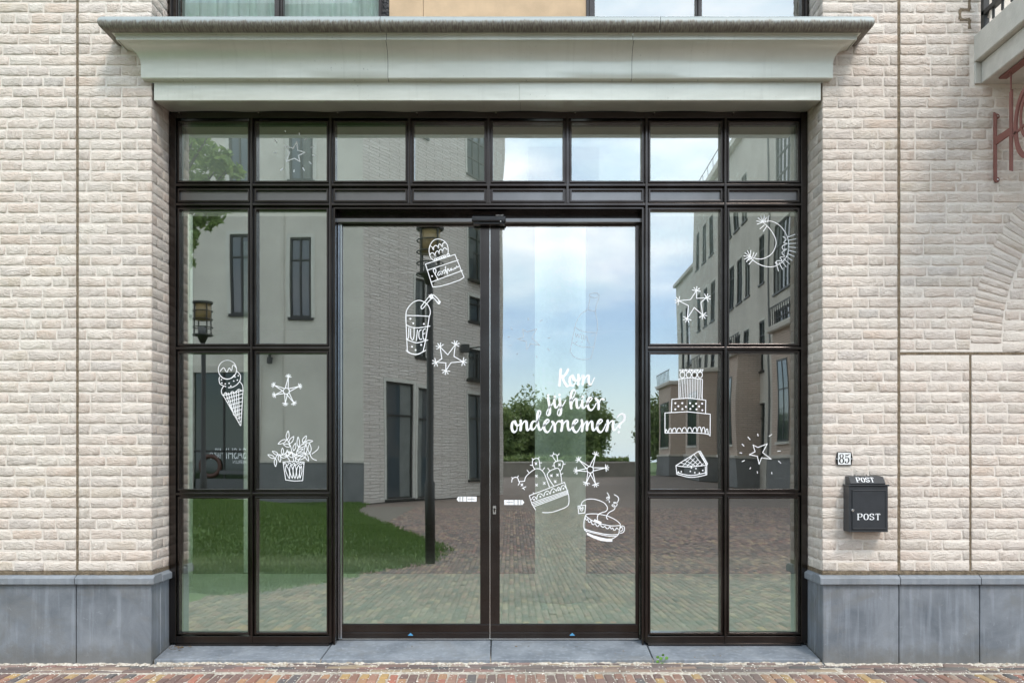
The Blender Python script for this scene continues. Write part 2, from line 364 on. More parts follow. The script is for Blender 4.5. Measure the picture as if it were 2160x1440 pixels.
# ------------------------------------------------------------------ ground
def sheet(name, x0, x1, ys, mat, dz=0, nx=2, kind='structure'):
    mb = MB(); xs = np.linspace(x0, x1, nx)
    for y in ys:
        for x in xs: mb.v.append((x, y, gz(y)+dz))
    for j in range(len(ys)-1):
        for i in range(nx-1):
            a = j*nx+i; mb.f.append((a, a+1, a+nx+1, a+nx))
    o = mb.build(name, mat, None); o['kind'] = kind; return o
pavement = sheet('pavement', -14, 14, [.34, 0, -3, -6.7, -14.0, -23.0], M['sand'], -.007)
street = sheet('street', -220, 220, [.0, -3, -6.7, -14, -90, -260], M['street'], -.045)
street2 = MB().poly([(-220, 60, -.3), (220, 60, -.3), (220, -.0, -.3), (-220, 0, -.3)]).build('ground', M['street'], None); street2['kind'] = 'structure'
fs = MB()
for a, b in ((-30, -14), (14, 30)): fs.poly([(a, .34, -.01), (b, .34, -.01), (b, -14, -.19), (a, -14, -.19)])
fs = fs.build('side_street', M['street'], None); fs['kind'] = 'structure'

def paver_mesh(seed, L, W):
    r = random.Random(seed); mb = MB(); h = .03
    def ring(ix, iy, z, j):
        return [(sx*(L/2-ix)+r.uniform(-j, j), sy*(W/2-iy)+r.uniform(-j, j), z+r.uniform(-j, j)*.5) for sx, sy in ((-1,-1),(1,-1),(1,1),(-1,1))]
    mb.v += ring(0, 0, -h, .0015) + ring(0, 0, -.008, .0025) + ring(.006, .006, 0, .002)
    for k in range(2):
        for i in range(4):
            j = (i+1) % 4; mb.f.append((k*4+i, k*4+j, k*4+4+j, k*4+4+i))
    mb.f.append((8, 9, 10, 11)); return mb
variants = [paver_mesh(i, .206, .0575) for i in range(8)]
vmesh = [v.mesh('paver') for v in variants]
for m_ in vmesh: m_.materials.append(M['paver'])
spots = []
def zone(x): return -.17 if False else 0
# three soldier-less courses parallel to the facade, then rows running away from it
y = -.045
for r_ in range(3):
    x = -4.2 + random.uniform(0, .2)
    while x < 4.4:
        inb = PX(338) < x < PX(1742)
        yy = y + (.135 if inb else .0)
        spots.append((x, yy, 0, r_)); x += .214 + random.uniform(-.004, .004)
    y -= .0655
extra = []
x = PX(338)
for r_ in range(2):
    xx = PX(340) + r_*.1
    while xx < PX(1735): spots.append((xx, -.045-.0655*(r_+0)-.04, 0, 9)); xx += .214
filt = [s for s in spots if s[3] != 9 or True]
rows = []
x = -8.0; k = 0
while x < 12.4:
    yo = -.255 - (.107 if k % 2 else 0) + random.uniform(-.008, .008)
    yv = yo - .103
    if k % 2: rows.append((x, -.255-.05, 1.5708, .5))
    while yv > (-9.5 if x < -3.2 else -22.8):
        rows.append((x + random.uniform(-.002, .002), yv, 1.5708, 1)); yv -= .213
    x += .0655 + random.uniform(-.001, .001); k += 1
allp = [(a, b, c, 1, random.random()) for a, b, c, d in spots] + [(a, b, c, d, random.random()) for a, b, c, d in rows]
def inview(p):
    Zd = p[1]+6.4
    if Zd < 5.6: return False
    return abs(p[0])*F/Zd < 1110
vis = [p for p in allp if inview(p)]
vis.sort(key=lambda p: p[1]); indiv = set(id(p) for p in vis[:300])
VV, FF = [], []
bv = [np.array(v.v) for v in variants]; bf = [np.array(v.f) for v in variants]
off = 0
for p in allp:
    xx, yy, a, sc, rr = p
    dz = gz(yy) + random.uniform(-.0025, .0025) + (.012 if yy > .0 else 0)*0
    if id(p) in indiv:
        o = bpy.data.objects.new('paver', random.choice(vmesh)); COL.objects.link(o); o.parent = pavement
        o.location = (xx, yy, dz); o.rotation_euler = (random.uniform(-.012, .012), random.uniform(-.012, .012), a+random.uniform(-.02, .02)); o.scale = (sc, 1, 1)
    else:
        i = random.randrange(8); v = bv[i].copy(); v[:, 0] *= sc
        a += random.uniform(-.02, .02); c_, s_ = math.cos(a), math.sin(a)
        w = np.empty_like(v); w[:, 0] = v[:, 0]*c_-v[:, 1]*s_+xx; w[:, 1] = v[:, 0]*s_+v[:, 1]*c_+yy; w[:, 2] = v[:, 2]+dz+v[:, 0]*random.gauss(0, .022)+v[:, 1]*random.gauss(0, .05)+random.gauss(0, .0022)
        VV.append(w); FF.append(bf[i]+off); off += len(v)
V_ = np.concatenate(VV); F_ = np.concatenate(FF)
def fast_mesh(name, V, Fq):
    me = bpy.data.meshes.new(name); n = len(Fq); k = Fq.shape[1]
    me.vertices.add(len(V)); me.vertices.foreach_set('co', V.astype(np.float32).ravel())
    me.loops.add(n*k); me.loops.foreach_set('vertex_index', Fq.astype(np.int32).ravel())
    me.polygons.add(n); me.polygons.foreach_set('loop_start', np.arange(0, n*k, k, dtype=np.int32)); me.polygons.foreach_set('loop_total', np.full(n, k, np.int32))
    me.update(calc_edges=True); me.validate(); return me
o = link('paver', fast_mesh('pavers_joined', V_, F_), M['paver_joined'], pavement); o['kind'] = 'stuff'

# loose sand swept against the facade and lying in the joints
sr = random.Random(9); mb = MB()
def sand_strip(x0, x1, yb, wdt, hgt):
    n = int((x1-x0)/.02); b = len(mb.v)
    for i in range(n+1):
        x = x0+(x1-x0)*i/n; w_ = wdt*sr.uniform(.25, 1.25); h_ = hgt*sr.uniform(.3, 1.3)
        mb.v.extend([(x, yb, gz(0)+h_), (x, yb-w_*.5, gz(0)+h_*.6), (x, yb-w_, gz(0)-.004)])
    for i in range(n):
        for k in range(2): a = b+i*3+k; mb.f.append((a, a+1, a+4, a+3))
sand_strip(-5, PX(318), -.003, .045, .010); sand_strip(PX(1738), 5, -.003, .050, .010); sand_strip(PX(330), PX(1742), .022, .030, .012); sand_strip(PX(350), PX(1730), -.045, .006, .002)
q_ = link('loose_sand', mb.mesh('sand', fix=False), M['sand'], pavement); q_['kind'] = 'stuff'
gv, gf = [], []
for i in range(2300):
    x = sr.uniform(-4, 4); y = -sr.random()**1.3*.75; s_g = sr.uniform(.0012, .0042)*(1 if sr.random() < .9 else 1.6); z = gz(y)+.0005
    b = len(gv)
    for k in range(5):
        a = 6.283*k/5+sr.random()*.5; gv.append((x+s_g*1.5*math.cos(a), y+s_g*1.5*math.sin(a), z))
    gv.append((x, y, z+s_g*.8))
    for k in range(5): gf.append((b+k, b+(k+1) % 5, b+5))
me = bpy.data.meshes.new('grains'); me.from_pydata(gv, [], gf); q_ = link('sand_grain', me, simple('pale_sand_grains', (.74, .70, .62), .9), pavement); q_['kind'] = 'stuff'

# ------------------------------------------------------------------ brick walls of the facade
PITCH, BH, JX = .0740, .0605, .0125
COURSE0 = .657
XL, XR = PX(320), PX(1735)          # opening edges
JL, JR = PX(163), PX(1896)          # vertical movement joints
JR2 = PX(2047); ZJ = PZ(745)
REV = .33
def brick_mesh(seed, L=.2065, H_=BH):
    r = random.Random(seed); nx, nz = 6, 3; V = []; Fc = []
    for j in range(nz+1):
        for i in range(nx+1):
            edge = i in (0, nx) or j in (0, nz)
            u = i/nx; w = j/nz
            if not edge:
                if i == 1: u = .03
                if i == nx-1: u = .97
                if j == 1: w = .11
                if j == nz-1: w = .89
            jx = r.uniform(-.0022, .0022) if i in (0, nx) else r.uniform(-.006, .006)
            jz = r.uniform(-.0034, .0034)
            V.append(((u-.5)*L + jx, (r.uniform(.0006, .0030) if edge else r.uniform(-.0018, .0008)), (w-.5)*H_ + jz))
    for j in range(nz):
        for i in range(nx):
            a = j*(nx+1)+i; Fc.append((a, a+1, a+nx+2, a+nx+1))
    per = [i for i in range(nx+1)] + [(j*(nx+1)+nx) for j in range(1, nz+1)] + [nz*(nx+1)+i for i in range(nx-1, -1, -1)] + [j*(nx+1) for j in range(nz-1, 0, -1)]
    b = len(V)
    for q in per: V.append((V[q][0], .022, V[q][2]))
    for k in range(len(per)):
        k2 = (k+1) % len(per); Fc.append((per[k2], per[k], b+k, b+k2))
    return V, Fc
bvar = [brick_mesh(i) for i in range(16)]
bmesh_list = []
for V, Fc in bvar:
    me = bpy.data.meshes.new('brick'); me.from_pydata(V, [], Fc); me.polygons.foreach_set('use_smooth', [True]*18+[False]*(len(Fc)-18)); me.materials.append(M['brick']); me.update(); bmesh_list.append(me)
def put_brick(parent, cx, cy, cz, L, face='front', hs=1, roll=0):
    o = bpy.data.objects.new('brick', random.choice(bmesh_list)); COL.objects.link(o); o.parent = parent
    rz = {'front': 0, 'east': R(90), 'west': R(-90)}[face]      # east: faces +X
    o.location = (cx-parent.location.x, cy-parent.location.y, cz-parent.location.z); o.rotation_euler = (R(random.uniform(-.6, .6)), roll, rz)
    flip = random.choice((1, -1)) if roll == 0 else 1
    o.scale = (L/.2065, 1, hs); return o
JOINED = {}
def put_joined(key, cx, cy, cz, L, hs=1):
    V, Fc = random.choice(bvar); lst = JOINED.setdefault(key, [[], []])
    b = len(lst[0]); s = L/.2065
    lst[0] += [(x*s+cx, y+cy, z*hs+cz) for x, y, z in V]; lst[1] += [tuple(i+b for i in f) for f in Fc]
def flush_joined(key, parent):
    if key not in JOINED: return
    V, Fc = JOINED[key]; me = bpy.data.meshes.new('bricks'); me.from_pydata(V, [], Fc); me.update()
    o = link('brick', me, M['brick_joined'], parent, True); o['kind'] = 'stuff'
def row_fill(x0, x1, seed, start=None):
    """lengths of a wild-bond course between two edges"""
    r = random.Random(seed); out = []; x = x0
    first = start if start else r.choice((.2065, .097, .155, .2065, .18))
    ln = min(first, x1-x0)
    while x < x1-.02:
        if x1-x-ln < .055: ln = x1-x
        out.append((x, ln)); x += ln+JX
        ln = r.choice((.097, .2065, .2065, .2065, .165, .2065, .135))
    return out
NROW = int((4.95-COURSE0)/PITCH)+1
def lay(parent, x0, x1, z0, z1, vis=(-3.75, 3.75), key=None, clip=None, corner=0, cy=0.0):
    for k in range(80):
        cz = COURSE0 + k*PITCH + BH/2
        if cz-BH/2 < z0-.002 or cz+BH/2 > z1+.012: continue
        hs = 1
        if cz+BH/2 > z1: hs = .85; cz -= .005
        a, b = x0, x1
        if clip: a, b = clip(cz, x0, x1)
        if b-a < .03: continue
        st = None
        if corner < 0: st = None
        fill = row_fill(a, b, hash((round(x0*100), k)) & 0xffff, st)
        if corner == 1:        # opening corner at x1: alternate stretcher and header there
            fill = [(a+b-x-l, l) for x, l in row_fill(a, b, k*7+1, .2065 if k % 2 else .097)]
        if corner == -1:
            fill = row_fill(a, b, k*7+3, .2065 if k % 2 else .097)
        for x, l in fill:
            c = x+l/2
            if vis[0] < c < vis[1]: put_brick(parent, c, cy+random.uniform(-.0018, .0012), cz+random.uniform(-.0015, .0015), l, 'front', hs)
            else: put_joined(key, c, cy, cz, l, hs)
def reveal(parent, X, face):
    for k in range(80):
        cz = COURSE0 + k*PITCH + BH/2
        if cz+BH/2 > 4.95: break
        y0, y1 = .012, REV
        seq = [(.012, .0895), (.111, .2095)] if k % 2 else [(.012, .199), (.2205, .105)]
        for ys, l in seq:
            l = min(l, y1-ys)
            put_brick(parent, X, ys+l/2, cz, l, face)
MY = .0026
def body(parent, x0, x1, z0, z1, y0=MY, y1=.34):
    MB().box(x0, x1, y0, y1, z0, z1).build('mortar', M['mortar'], parent)
TOPW = 5.0
wLo = empty('brick_wall', (-4.0, 0, 0), 'whitewashed brick wall at the far left, left of the brown vertical movement joint', 'wall', 'whitewashed brick wall sections')
body(wLo, -7, JL-.010, .657, TOPW); lay(wLo, -7, JL-.010, .65, TOPW, vis=(-3.72, 9), key='lo'); flush_joined('lo', wLo)
wLi = empty('brick_wall', (-2.8, 0, 0), 'whitewashed brick pier between the left movement joint and the dark shopfront', 'wall', 'whitewashed brick wall sections')
body(wLi, JL+.010, XL-MY, .657, TOPW); lay(wLi, JL+.010, XL, .65, TOPW, corner=1); reveal(wLi, XL, 'east')
wRi = empty('brick_wall', (2.4, 0, 0), 'whitewashed brick pier carrying the black mailbox and house number 85', 'wall', 'whitewashed brick wall sections')
body(wRi, XR+MY, JR-.010, .657, TOPW); lay(wRi, XR, JR-.010, .65, TOPW, corner=-1); reveal(wRi, XR, 'west')
# right outer wall: below the horizontal joint two sections, above it one with the arch
wRb = empty('brick_wall', (3.0, 0, 0), 'low whitewashed brick panel below the horizontal joint, between the two right vertical joints', 'wall', 'whitewashed brick wall sections')
body(wRb, JR+.012, JR2-.008, .657, ZJ-.012); lay(wRb, JR+.012, JR2-.008, .65, ZJ-.012)
wRc = empty('brick_wall', (3.5, 0, 0), 'low whitewashed brick panel at the right edge of the picture below the arch', 'wall', 'whitewashed brick wall sections')
body(wRc, JR2+.010, 7, .657, ZJ-.012); lay(wRc, JR2+.010, 7, .65, ZJ-.012, vis=(-9, 3.72), key='rc'); flush_joined('rc', wRc)
wRu = empty('brick_wall', (3.2, 0, 2.2), 'whitewashed brick wall under the balcony, with a blind brick arch at its right edge', 'wall', 'whitewashed brick wall sections')
ACX, ACZ, ARO, ARI = PX(2522), PZ(725), 1.58, 1.365
def arch_clip(cz, a, b):
    if cz < ACZ: xr = ACX-ARO
    elif cz-ACZ < ARO: xr = ACX - math.sqrt(max(ARO*ARO-(cz+.02-ACZ)**2, 0)) if cz+.02-ACZ < ARO else ACX
    else: return a, b
    return a, min(b, xr-.008)
BALX, BALZ = PX(2055), PZ(180)
def up_clip(cz, a, b):
    a, b = arch_clip(cz, a, b)
    if cz > BALZ-.01: b = min(b, BALX-.035)
    if cz > PZ(85): b = min(7, BALX+.08)
    return a, b
body(wRu, JR+.012, 7, ZJ+.010, TOPW)
lay(wRu, JR+.012, 7, ZJ+.008, TOPW, vis=(-9, 3.74), key='ru', clip=up_clip)
# arch voussoirs
na = 46
for i in range(na):
    th = math.pi*.5*(i+.5)/na*1.0
    for (ra, rb) in ((ARI, ARO),):
        rm = (ra+rb)/2; x = ACX - rm*math.cos(th); z = ACZ + rm*math.sin(th) + .0
        if x > 3.85: continue
        put_brick(wRu, x, -.001, z, rb-ra-.004, 'front', (1.57*rm/na-.011)/BH, roll=th)
for k in range(3):
    zz = ZJ+.02+BH/2+k*0.0
# infill inside the ring
for k in range(40):
    cz = ZJ+.012 + k*PITCH + BH/2
    if cz-ACZ > ARI-.05: break
    dxr = math.sqrt(max(ARI*ARI-max(cz+.02-ACZ, 0)**2, 0)); a = ACX-dxr+.010
    for x, l in row_fill(a, 6.6, 500+k):
        c = x+l/2
        if c < 3.72: put_brick(wRu, c, .0005, cz, l)
        else: put_joined('ri', c, .0005, cz, l)
flush_joined('ru', wRu); flush_joined('ri', wRu)
# movement joints, rough brown filler a little behind the brick faces
def joint(name, pts_fn, parent, n, label=None):
    pass
def rough_strip(name, a, b, w, parent, y=.004, depth=.02, seed=1, wob=.004):
    """ragged filled joint from a to b (x,z), width w"""
    r = random.Random(seed); a = Vector(a); b = Vector(b); d = b-a; L = d.length; d.normalize(); nrm = Vector((-d.y, d.x))
    n = max(2, int(L/.035)); mb = MB()
    for i in range(n+1):
        c = a + d*(L*i/n); wl = w/2 + r.uniform(-wob, wob); wr = w/2 + r.uniform(-wob, wob); yy = y + r.uniform(-.002, .002)
        for q, yq in ((c+nrm*wl, y+depth), (c+nrm*wl, yy+.002), (c, yy), (c-nrm*wr, yy+.002), (c-nrm*wr, y+depth)):
            mb.v.append((q.x, yq, q.y))
    for i in range(n):
        for k in range(4): mb.f.append((i*5+k, i*5+k+1, (i+1)*5+k+1, (i+1)*5+k))
    return mb.build(name, M['sealant'], parent)
rough_strip('joint_filler', (JL, .645), (JL, TOPW), .029, wLo, y=.0030, seed=1)
rough_strip('joint_filler', (JR, .645), (JR, TOPW), .029, wRi, y=.0030, seed=2)
rough_strip('joint_filler', (JR2, .645), (JR2, ZJ), .016, wRb, y=.005, seed=3)
rough_strip('joint_filler', (JR+.01, ZJ), (3.9, ZJ), .024, wRu, y=.0045, seed=4)
rough_strip('joint_filler', (BALX-.022, PZ(178)), (BALX-.022, PZ(62)), .022, wRu, y=.0045, seed=5)
for a, b in (((PX(2045), PZ(62)), (PX(2045), PZ(42))), ((PX(2046), PZ(42)), (PX(2024), PZ(42))), ((PX(2025), PZ(42)), (PX(2025), PZ(21))), ((PX(2024), PZ(21)), (PX(2046), PZ(21))), ((PX(2045), PZ(21)), (PX(2045), PZ(-20)))):
    rough_strip('joint_filler', a, b, .022, wRu, y=-.004, seed=6)
for (a, b, pr) in ((-7, JL, wLo), (JL, XL+.0, wLi), (XR, JR, wRi), (JR, JR2, wRb), (JR2, 7, wRc)):
    rough_strip('bed_joint', (a, .642), (b, .642), .030, pr, y=.0015, seed=int(a*10)+90, wob=.003)
for X, sx, pr in ((XL, 1, wLi), (XR, -1, wRi)):
    MB().box(min(X, X-sx*.01), max(X, X-sx*.01)-.002, .01, REV, .627, .656).build('bed_joint', M['sealant'], pr)

# ------------------------------------------------------------------ stone plinths
def plinth(lab, joints, corner, side):
    x0, x1 = joints[0], joints[-1]
    t = empty('stone_plinth', ((x0+x1)/2, 0, 0), lab, 'plinth', 'bluestone plinths of the facade')
    for a, b in zip(joints[:-1], joints[1:]):
        MB().box(a+.003, b-.003, -.004, .16, -.03, .572).build('stone_slab', M['bluestone'], t, bevel=.004)
        ca, cb = a, b
        mb = MB(); y0, y1 = -.030, .13
        pro = [(a+.002, y0, .563), (a+.002, y0, .608), (a+.002, .004, .626), (a+.002, y1, .626), (a+.002, y1, .563)]
        e = 0
        if corner == 'right' and b == x1: e = .026
        if corner == 'left' and a == x0: pro = [(p[0]-.026, p[1], p[2]) for p in pro]; e = .026
        mb.prism(pro, (b-a-.004+e, 0, 0)).build('stone_cap', M['bluestone'], t, bevel=.003)
    # reveal return
    X = x1 if corner == 'right' else x0; s = 1 if corner == 'right' else -1
    MB().box(min(X-s*.10, X), max(X-s*.10, X)+.0, .163, REV+.015, -.03, .572).build('stone_slab', M['bluestone'], t, bevel=.004)
    xa, xb = X+s*.026, X-s*.10
    mb = MB(); mb.prism([(xa, .133, .563), (xa, .133, .608), (X-s*.004, .133, .626), (xb, .133, .626), (xb, .133, .563)], (0, REV+.01-.133, 0)).build('stone_cap', M['bluestone'], t, bevel=.003)
    return t
plinth('dark bluestone plinth under the left brick wall, its cap stone turning into the reveal', [-7, -5.4, PX(-120), PX(161), XL], 'right', 1)
plinth('dark bluestone plinth under the mailbox wall, right of the shopfront', [XR, PX(1896), PX(2066), PX(2320), 5.6, 7], 'left', -1)

# ------------------------------------------------------------------ threshold stones
th = empty('threshold', (0, .1, 0), 'sloping blue-grey stone threshold of four slabs in front of the shop doors', 'threshold')
tj = [(XL+.012, XL+.012+.10), (PX(676, .02), PX(700, .33)), (PX(1035, .02), PX(1035, .33)), (PX(1378, .02), PX(1366, .33)), (XR-.012, XR-.012-.06)]
tj[0] = (XL+.004, XL+.004); tj[-1] = (XR-.004, XR-.004)
for (a0, a1), (b0, b1) in zip(tj[:-1], tj[1:]):
    mb = MB(); g = .004
    y0, y1, z0, z1 = .02, .50, .030, .088
    mb.v = [(a0+g, y0, -.05), (b0-g, y0, -.05), (b1-g, y1, -.05), (a1+g, y1, -.05), (a0+g, y0, z0), (b0-g, y0, z0), (b1-g, y1, z1), (a1+g, y1, z1)]
    mb.f = [(0,3,2,1),(4,5,6,7),(0,1,5,4),(1,2,6,5),(2,3,7,6),(3,0,4,7)]
    mb.build('stone_slab', M['threshold'], th, bevel=.006, seg=2)
MB().box(XL+.004, XR-.004, .03, .49, -.06, .022).build('mortar_bed', M['sand'], th)

# ------------------------------------------------------------------ cornice (every profile step turns the corner at both ends)
co = empty('cornice', (-.17, 0, 4.0), 'grey-green zinc cornice with weathered rolled top edge above the shopfront', 'cornice')
def profile_strip(name, prof, xcuts, mat, xa=XL, xb=XR, smooth=True, thick=True, gapw=.0015):
    """prof: list of (outset, z); swept along the front with returns at both ends; cut in sheets at xcuts"""
    cuts = [None]+list(xcuts)+[None]; objs = []
    for k in range(len(cuts)-1):
        mb = MB(); n = len(prof); cols = []
        if cuts[k] is None: cols += [('w', xa), ('c', xa)]
        else: cols += [('x', cuts[k]+gapw)]
        lx = xa if cuts[k] is None else cuts[k]; rx = xb if cuts[k+1] is None else cuts[k+1]
        m_ = max(2, int((rx-lx)/.25))
        for i in range(1, m_): cols.append(('x', lx+(rx-lx)*i/m_))
        if cuts[k+1] is None: cols += [('d', xb), ('v', xb)]
        else: cols += [('x', cuts[k+1]-gapw)]
        for ty, x in cols:
            for (o_, z) in prof:
                if ty == 'w': mb.v.append((x-o_, .02, z))
                elif ty == 'c': mb.v.append((x-o_, -o_, z))
                elif ty == 'd': mb.v.append((x+o_, -o_, z))
                elif ty == 'v': mb.v.append((x+o_, .02, z))
                else: mb.v.append((x, -o_+random.uniform(-.0006, .0006), z+random.uniform(-.0008, .0008)))
        for c in range(len(cols)-1):
            for i in range(n-1): mb.f.append((c*n+i, (c+1)*n+i, (c+1)*n+i+1, c*n+i+1))
        me = mb.mesh(name, fix=False); o = link(name, me, mat, co, smooth)
        if smooth:
            md = o.modifiers.new('split', 'EDGE_SPLIT'); md.split_angle = R(32)
        objs.append(o)
    return objs
roll = []
for i in range(15):      # rolled edge
    a = R(100 - 235*i/14); roll.append((.214 + .050*math.cos(a), 4.390 + .050*math.sin(a)))
roll = [(0.0, 4.448), (.12, 4.445)] + roll + [(.185, 4.346)]
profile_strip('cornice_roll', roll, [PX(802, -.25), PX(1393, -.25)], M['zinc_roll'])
fil = [(.20, 4.352), (.196, 4.345), (.196, 4.342), (.181, 4.341), (.181, 4.333), (.176, 4.332), (.176, 4.306), (.170, 4.304), (.168, 4.309)]
profile_strip('cornice_fillet', fil, [PX(815, -.18), PX(1335, -.18)], M['zinc'])
cove = []
for i in range(13):
    a = i/12; ang = R(4 + 84*a)
    cove.append((.054 + .118*(1-math.sin(ang)), 4.308 - .150*(1-math.cos(ang))*1.12 if False else 4.308 - .125*(1-math.cos(ang))))
cove += [(.054, 4.15), (.054, 4.098), (.050, 4.092), (.004, 4.088), (.004, 4.08)]
profile_strip('cornice_cove', cove, [PX(818, -.06), PX(1333, -.06)], M['zinc'])
fas = [(.006, 4.084), (.006, 3.962), (.002, 3.957)]
XFa, XFb = PX(325), PX(1731)
for a, b, dy in ((XFa, PX(1097), .0), (PX(1097)-.006, XFb, -.003)):
    MB().box(a, b, -.004+dy, .03, 3.957, 4.086).build('fascia_sheet', M['zinc'], co, bevel=.003)
for a, b, dy in ((XFa, PX(1098), .0), (PX(1098)+.001, XFb, -.001)):       # soffit sheet with wavy back edge
    mb = MB(); n = 40
    for i in range(n+1):
        x = a+(b-a)*i/n; mb.v += [(x, .03+dy, 3.9585), (x, REV-.002, 4.000+.010*abs(math.sin((x+.2)*math.pi/.583))**.7)]
    for i in range(n): mb.f.append((2*i, 2*i+2, 2*i+3, 2*i+1))
    mb.build('soffit_sheet', M['zinc'], co, smooth=True)
sc = MB()
for i in range(9): 
    x = -2.45+i*.583; sc.tube([(x, .30, 3.990), (x, .30, 3.983)], .005, 8)
for i in range(8): 
    x = -2.3+i*.60; sc.tube([(x, -.03, 4.092), (x, -.03, 4.084)], .004, 8)
s_ = sc.build('screw_heads', M['chrome'], co); s_['kind'] = 'stuff'
MB().box(XL+.002, XR-.002, .035, .5, 4.03, 4.43).build('backing', M['rubber'], co)

# ------------------------------------------------------------------ shopfront frame
YF = .315; sF = sc_(YF)
def fx(px, Y=YF): return PX(px, Y)
def fz(py, Y=YF): return PZ(py, Y)
sf = empty('shopfront', (-.17, .35, .09), 'dark bronze metal shopfront with small transom panes, side lights and a band of panels', 'shopfront')
VX = [fx(364+166.6*k) for k in range(9)]
VX[0] = fx(364); VX[8] = fx(1697)
ZT, Z1, Z2, Z3, Z4, ZB = fz(241), fz(390), fz(431), fz(734), fz(1041), fz(1349)
def bar(name, x0, x1, z0, z1, y0, y1, parent=sf, mat='alu', bev=.0025):
    return MB().box(x0, x1, y0, y1, z0, z1).build(name, M[mat], parent, bevel=bev, seg=2)
fw = .0085      # half width of the proud fin
# outer frame
XO0, XO1 = XL+.004, XR-.004
bar('frame_jamb', XO0, fx(371), .086, 4.0, YF, .42); bar('frame_jamb', fx(1690), XO1, .086, 4.0, YF, .42)
bar('frame_head', fx(371), fx(1690), fz(249), 4.0, YF+.004, .42); 
for a, b in ((fx(371), VX[2]-fw), (VX[6]+fw, fx(1690))):
    bar('frame_sill', a, b, fz(1356), fz(1341), YF+.002, .42)
    bar('sill_flashing', a, b, fz(1360), fz(1356), YF-.010, .40)
# verticals: fins
for k in range(1, 8):
    zb = Z2 if k in (3, 4, 5) else .088
    zb = Z2+.006 if k in (3, 4, 5) else zb
    bar('mullion', VX[k]-fw, VX[k]+fw, zb, fz(249), YF-.006, .41)
    bar('mullion_web', VX[k]-.030, VX[k]+.030, zb, fz(249), .352, .415)
def hfin(zc, a, b, hw=.009): 
    bar('transom', a, b, zc-hw, zc+hw, YF-.002, .41); bar('transom_web', a, b, zc-.028, zc+.028, .354, .412)
hfin(Z1, fx(371), fx(1690)); hfin(Z2, fx(371), fx(1690))
for zc in (Z3, Z4):
    hfin(zc, fx(371), VX[2]-fw); hfin(zc, VX[6]+fw, fx(1690))
def ring(x0, x1, z0, z1, y0, y1, w, name='glazing_bead', parent=sf, mat='alu'):
    mb = MB()
    O = [(x0, z0), (x1, z0), (x1, z1), (x0, z1)]; I = [(x0+w, z0+w), (x1-w, z0+w), (x1-w, z1-w), (x0+w, z1-w)]
    for y in (y0, y1):
        mb.v += [(x, y, z) for x, z in O] + [(x, y, z) for x, z in I]
    for i in range(4):
        j = (i+1) % 4
        mb.f += [(i, j, 4+j, 4+i), (8+j, 8+i, 12+i, 12+j), (j, i, 8+i, 8+j), (4+i, 4+j, 12+j, 12+i)]
    return mb.build(name, M[mat], parent, bevel=.0018, seg=2)
def pane(x0, x1, z0, z1, y, parent, mat='glass', seed=0, bow=.0003, second=True, name='pane', film=False):
    """insulating glass unit: two slightly bowed sheets"""
    r = random.Random(seed); nx, nz = 14, 18; mb = MB()
    sheets = [(y, 1), (y+.020, -1)] if second else [(y, 1)]
    mats = []
    for yy, s in sheets:
        b = len(mb.v); bx = r.uniform(-1, 1)*bow; bz = bow*r.uniform(-.6, 1); ph = r.uniform(0, 6); ph2 = r.uniform(0, 6); tx = r.uniform(-1, 1)*.0011; tz = r.uniform(-1, 1)*.0008; tf = 1 if s == -1 else .55*(bow > .0002)
        for j in range(nz+1):
            for i in range(nx+1):
                u, w = i/nx, j/nz; X = x0+(x1-x0)*u; Z = z0+(z1-z0)*w
                d = s*bx*16*u*(1-u)*w*(1-w) + .00006*math.sin(X*9+ph)*math.cos(Z*5+ph2) + (u-.5)*(x1-x0)*tx*tf + (w-.5)*(z1-z0)*tz*tf
                mb.v.append((X, yy+d, Z))
        for j in range(nz):
            for i in range(nx):
                a = b+j*(nx+1)+i; mb.f.append((a, a+1, a+nx+2, a+nx+1)); mats.append(0 if s == 1 else 1)
    me = mb.mesh(name, fix=False); me.materials.append(M[mat]); me.materials.append(M['film_in'] if mat == 'glass' and film else M['glass_in'])
    me.polygons.foreach_set('material_index', mats)
    return link(name, me, None, parent, True)
GY = .372
def cell(x0, x1, z0, z1, kind, seed, mat='glass'):
    g = .010
    ring(x0+g, x1-g, z0+g, z1-g, YF+.012, GY+.012, .0135)
    if kind == 'pane':
        pane(x0+g+.006, x1-g-.006, z0+g+.006, z1-g-.006, GY, sf, 'glass', seed, film=(mat == 'glass_film'))
    else:
        MB().box(x0+g+.004, x1-g-.004, GY-.018, GY+.01, z0+g+.004, z1-g-.004).build('spandrel_panel', M['alu_panel'], sf)
for k in range(8):
    xl = VX[k]+(fw if k else .022); xr = VX[k+1]-(fw if k < 7 else .022)
    cell(xl, xr, Z1+.011, fz(251), 'pane', 10+k, 'glass_film' if k >= 4 else 'glass')
    cell(xl, xr, Z2+.011, Z1-.013, 'panel', 0)
    if k in (0, 1, 6, 7):
        zs = [Z2-.012, Z3+.011, Z3-.012, Z4+.011, Z4-.012, fz(1341)]
        for q in range(3): cell(xl, xr, zs[2*q+1] if q < 2 else zs[5], zs[2*q], 'pane', 30+k*3+q, 'glass_film' if (k == 6 and q == 0) else 'glass')
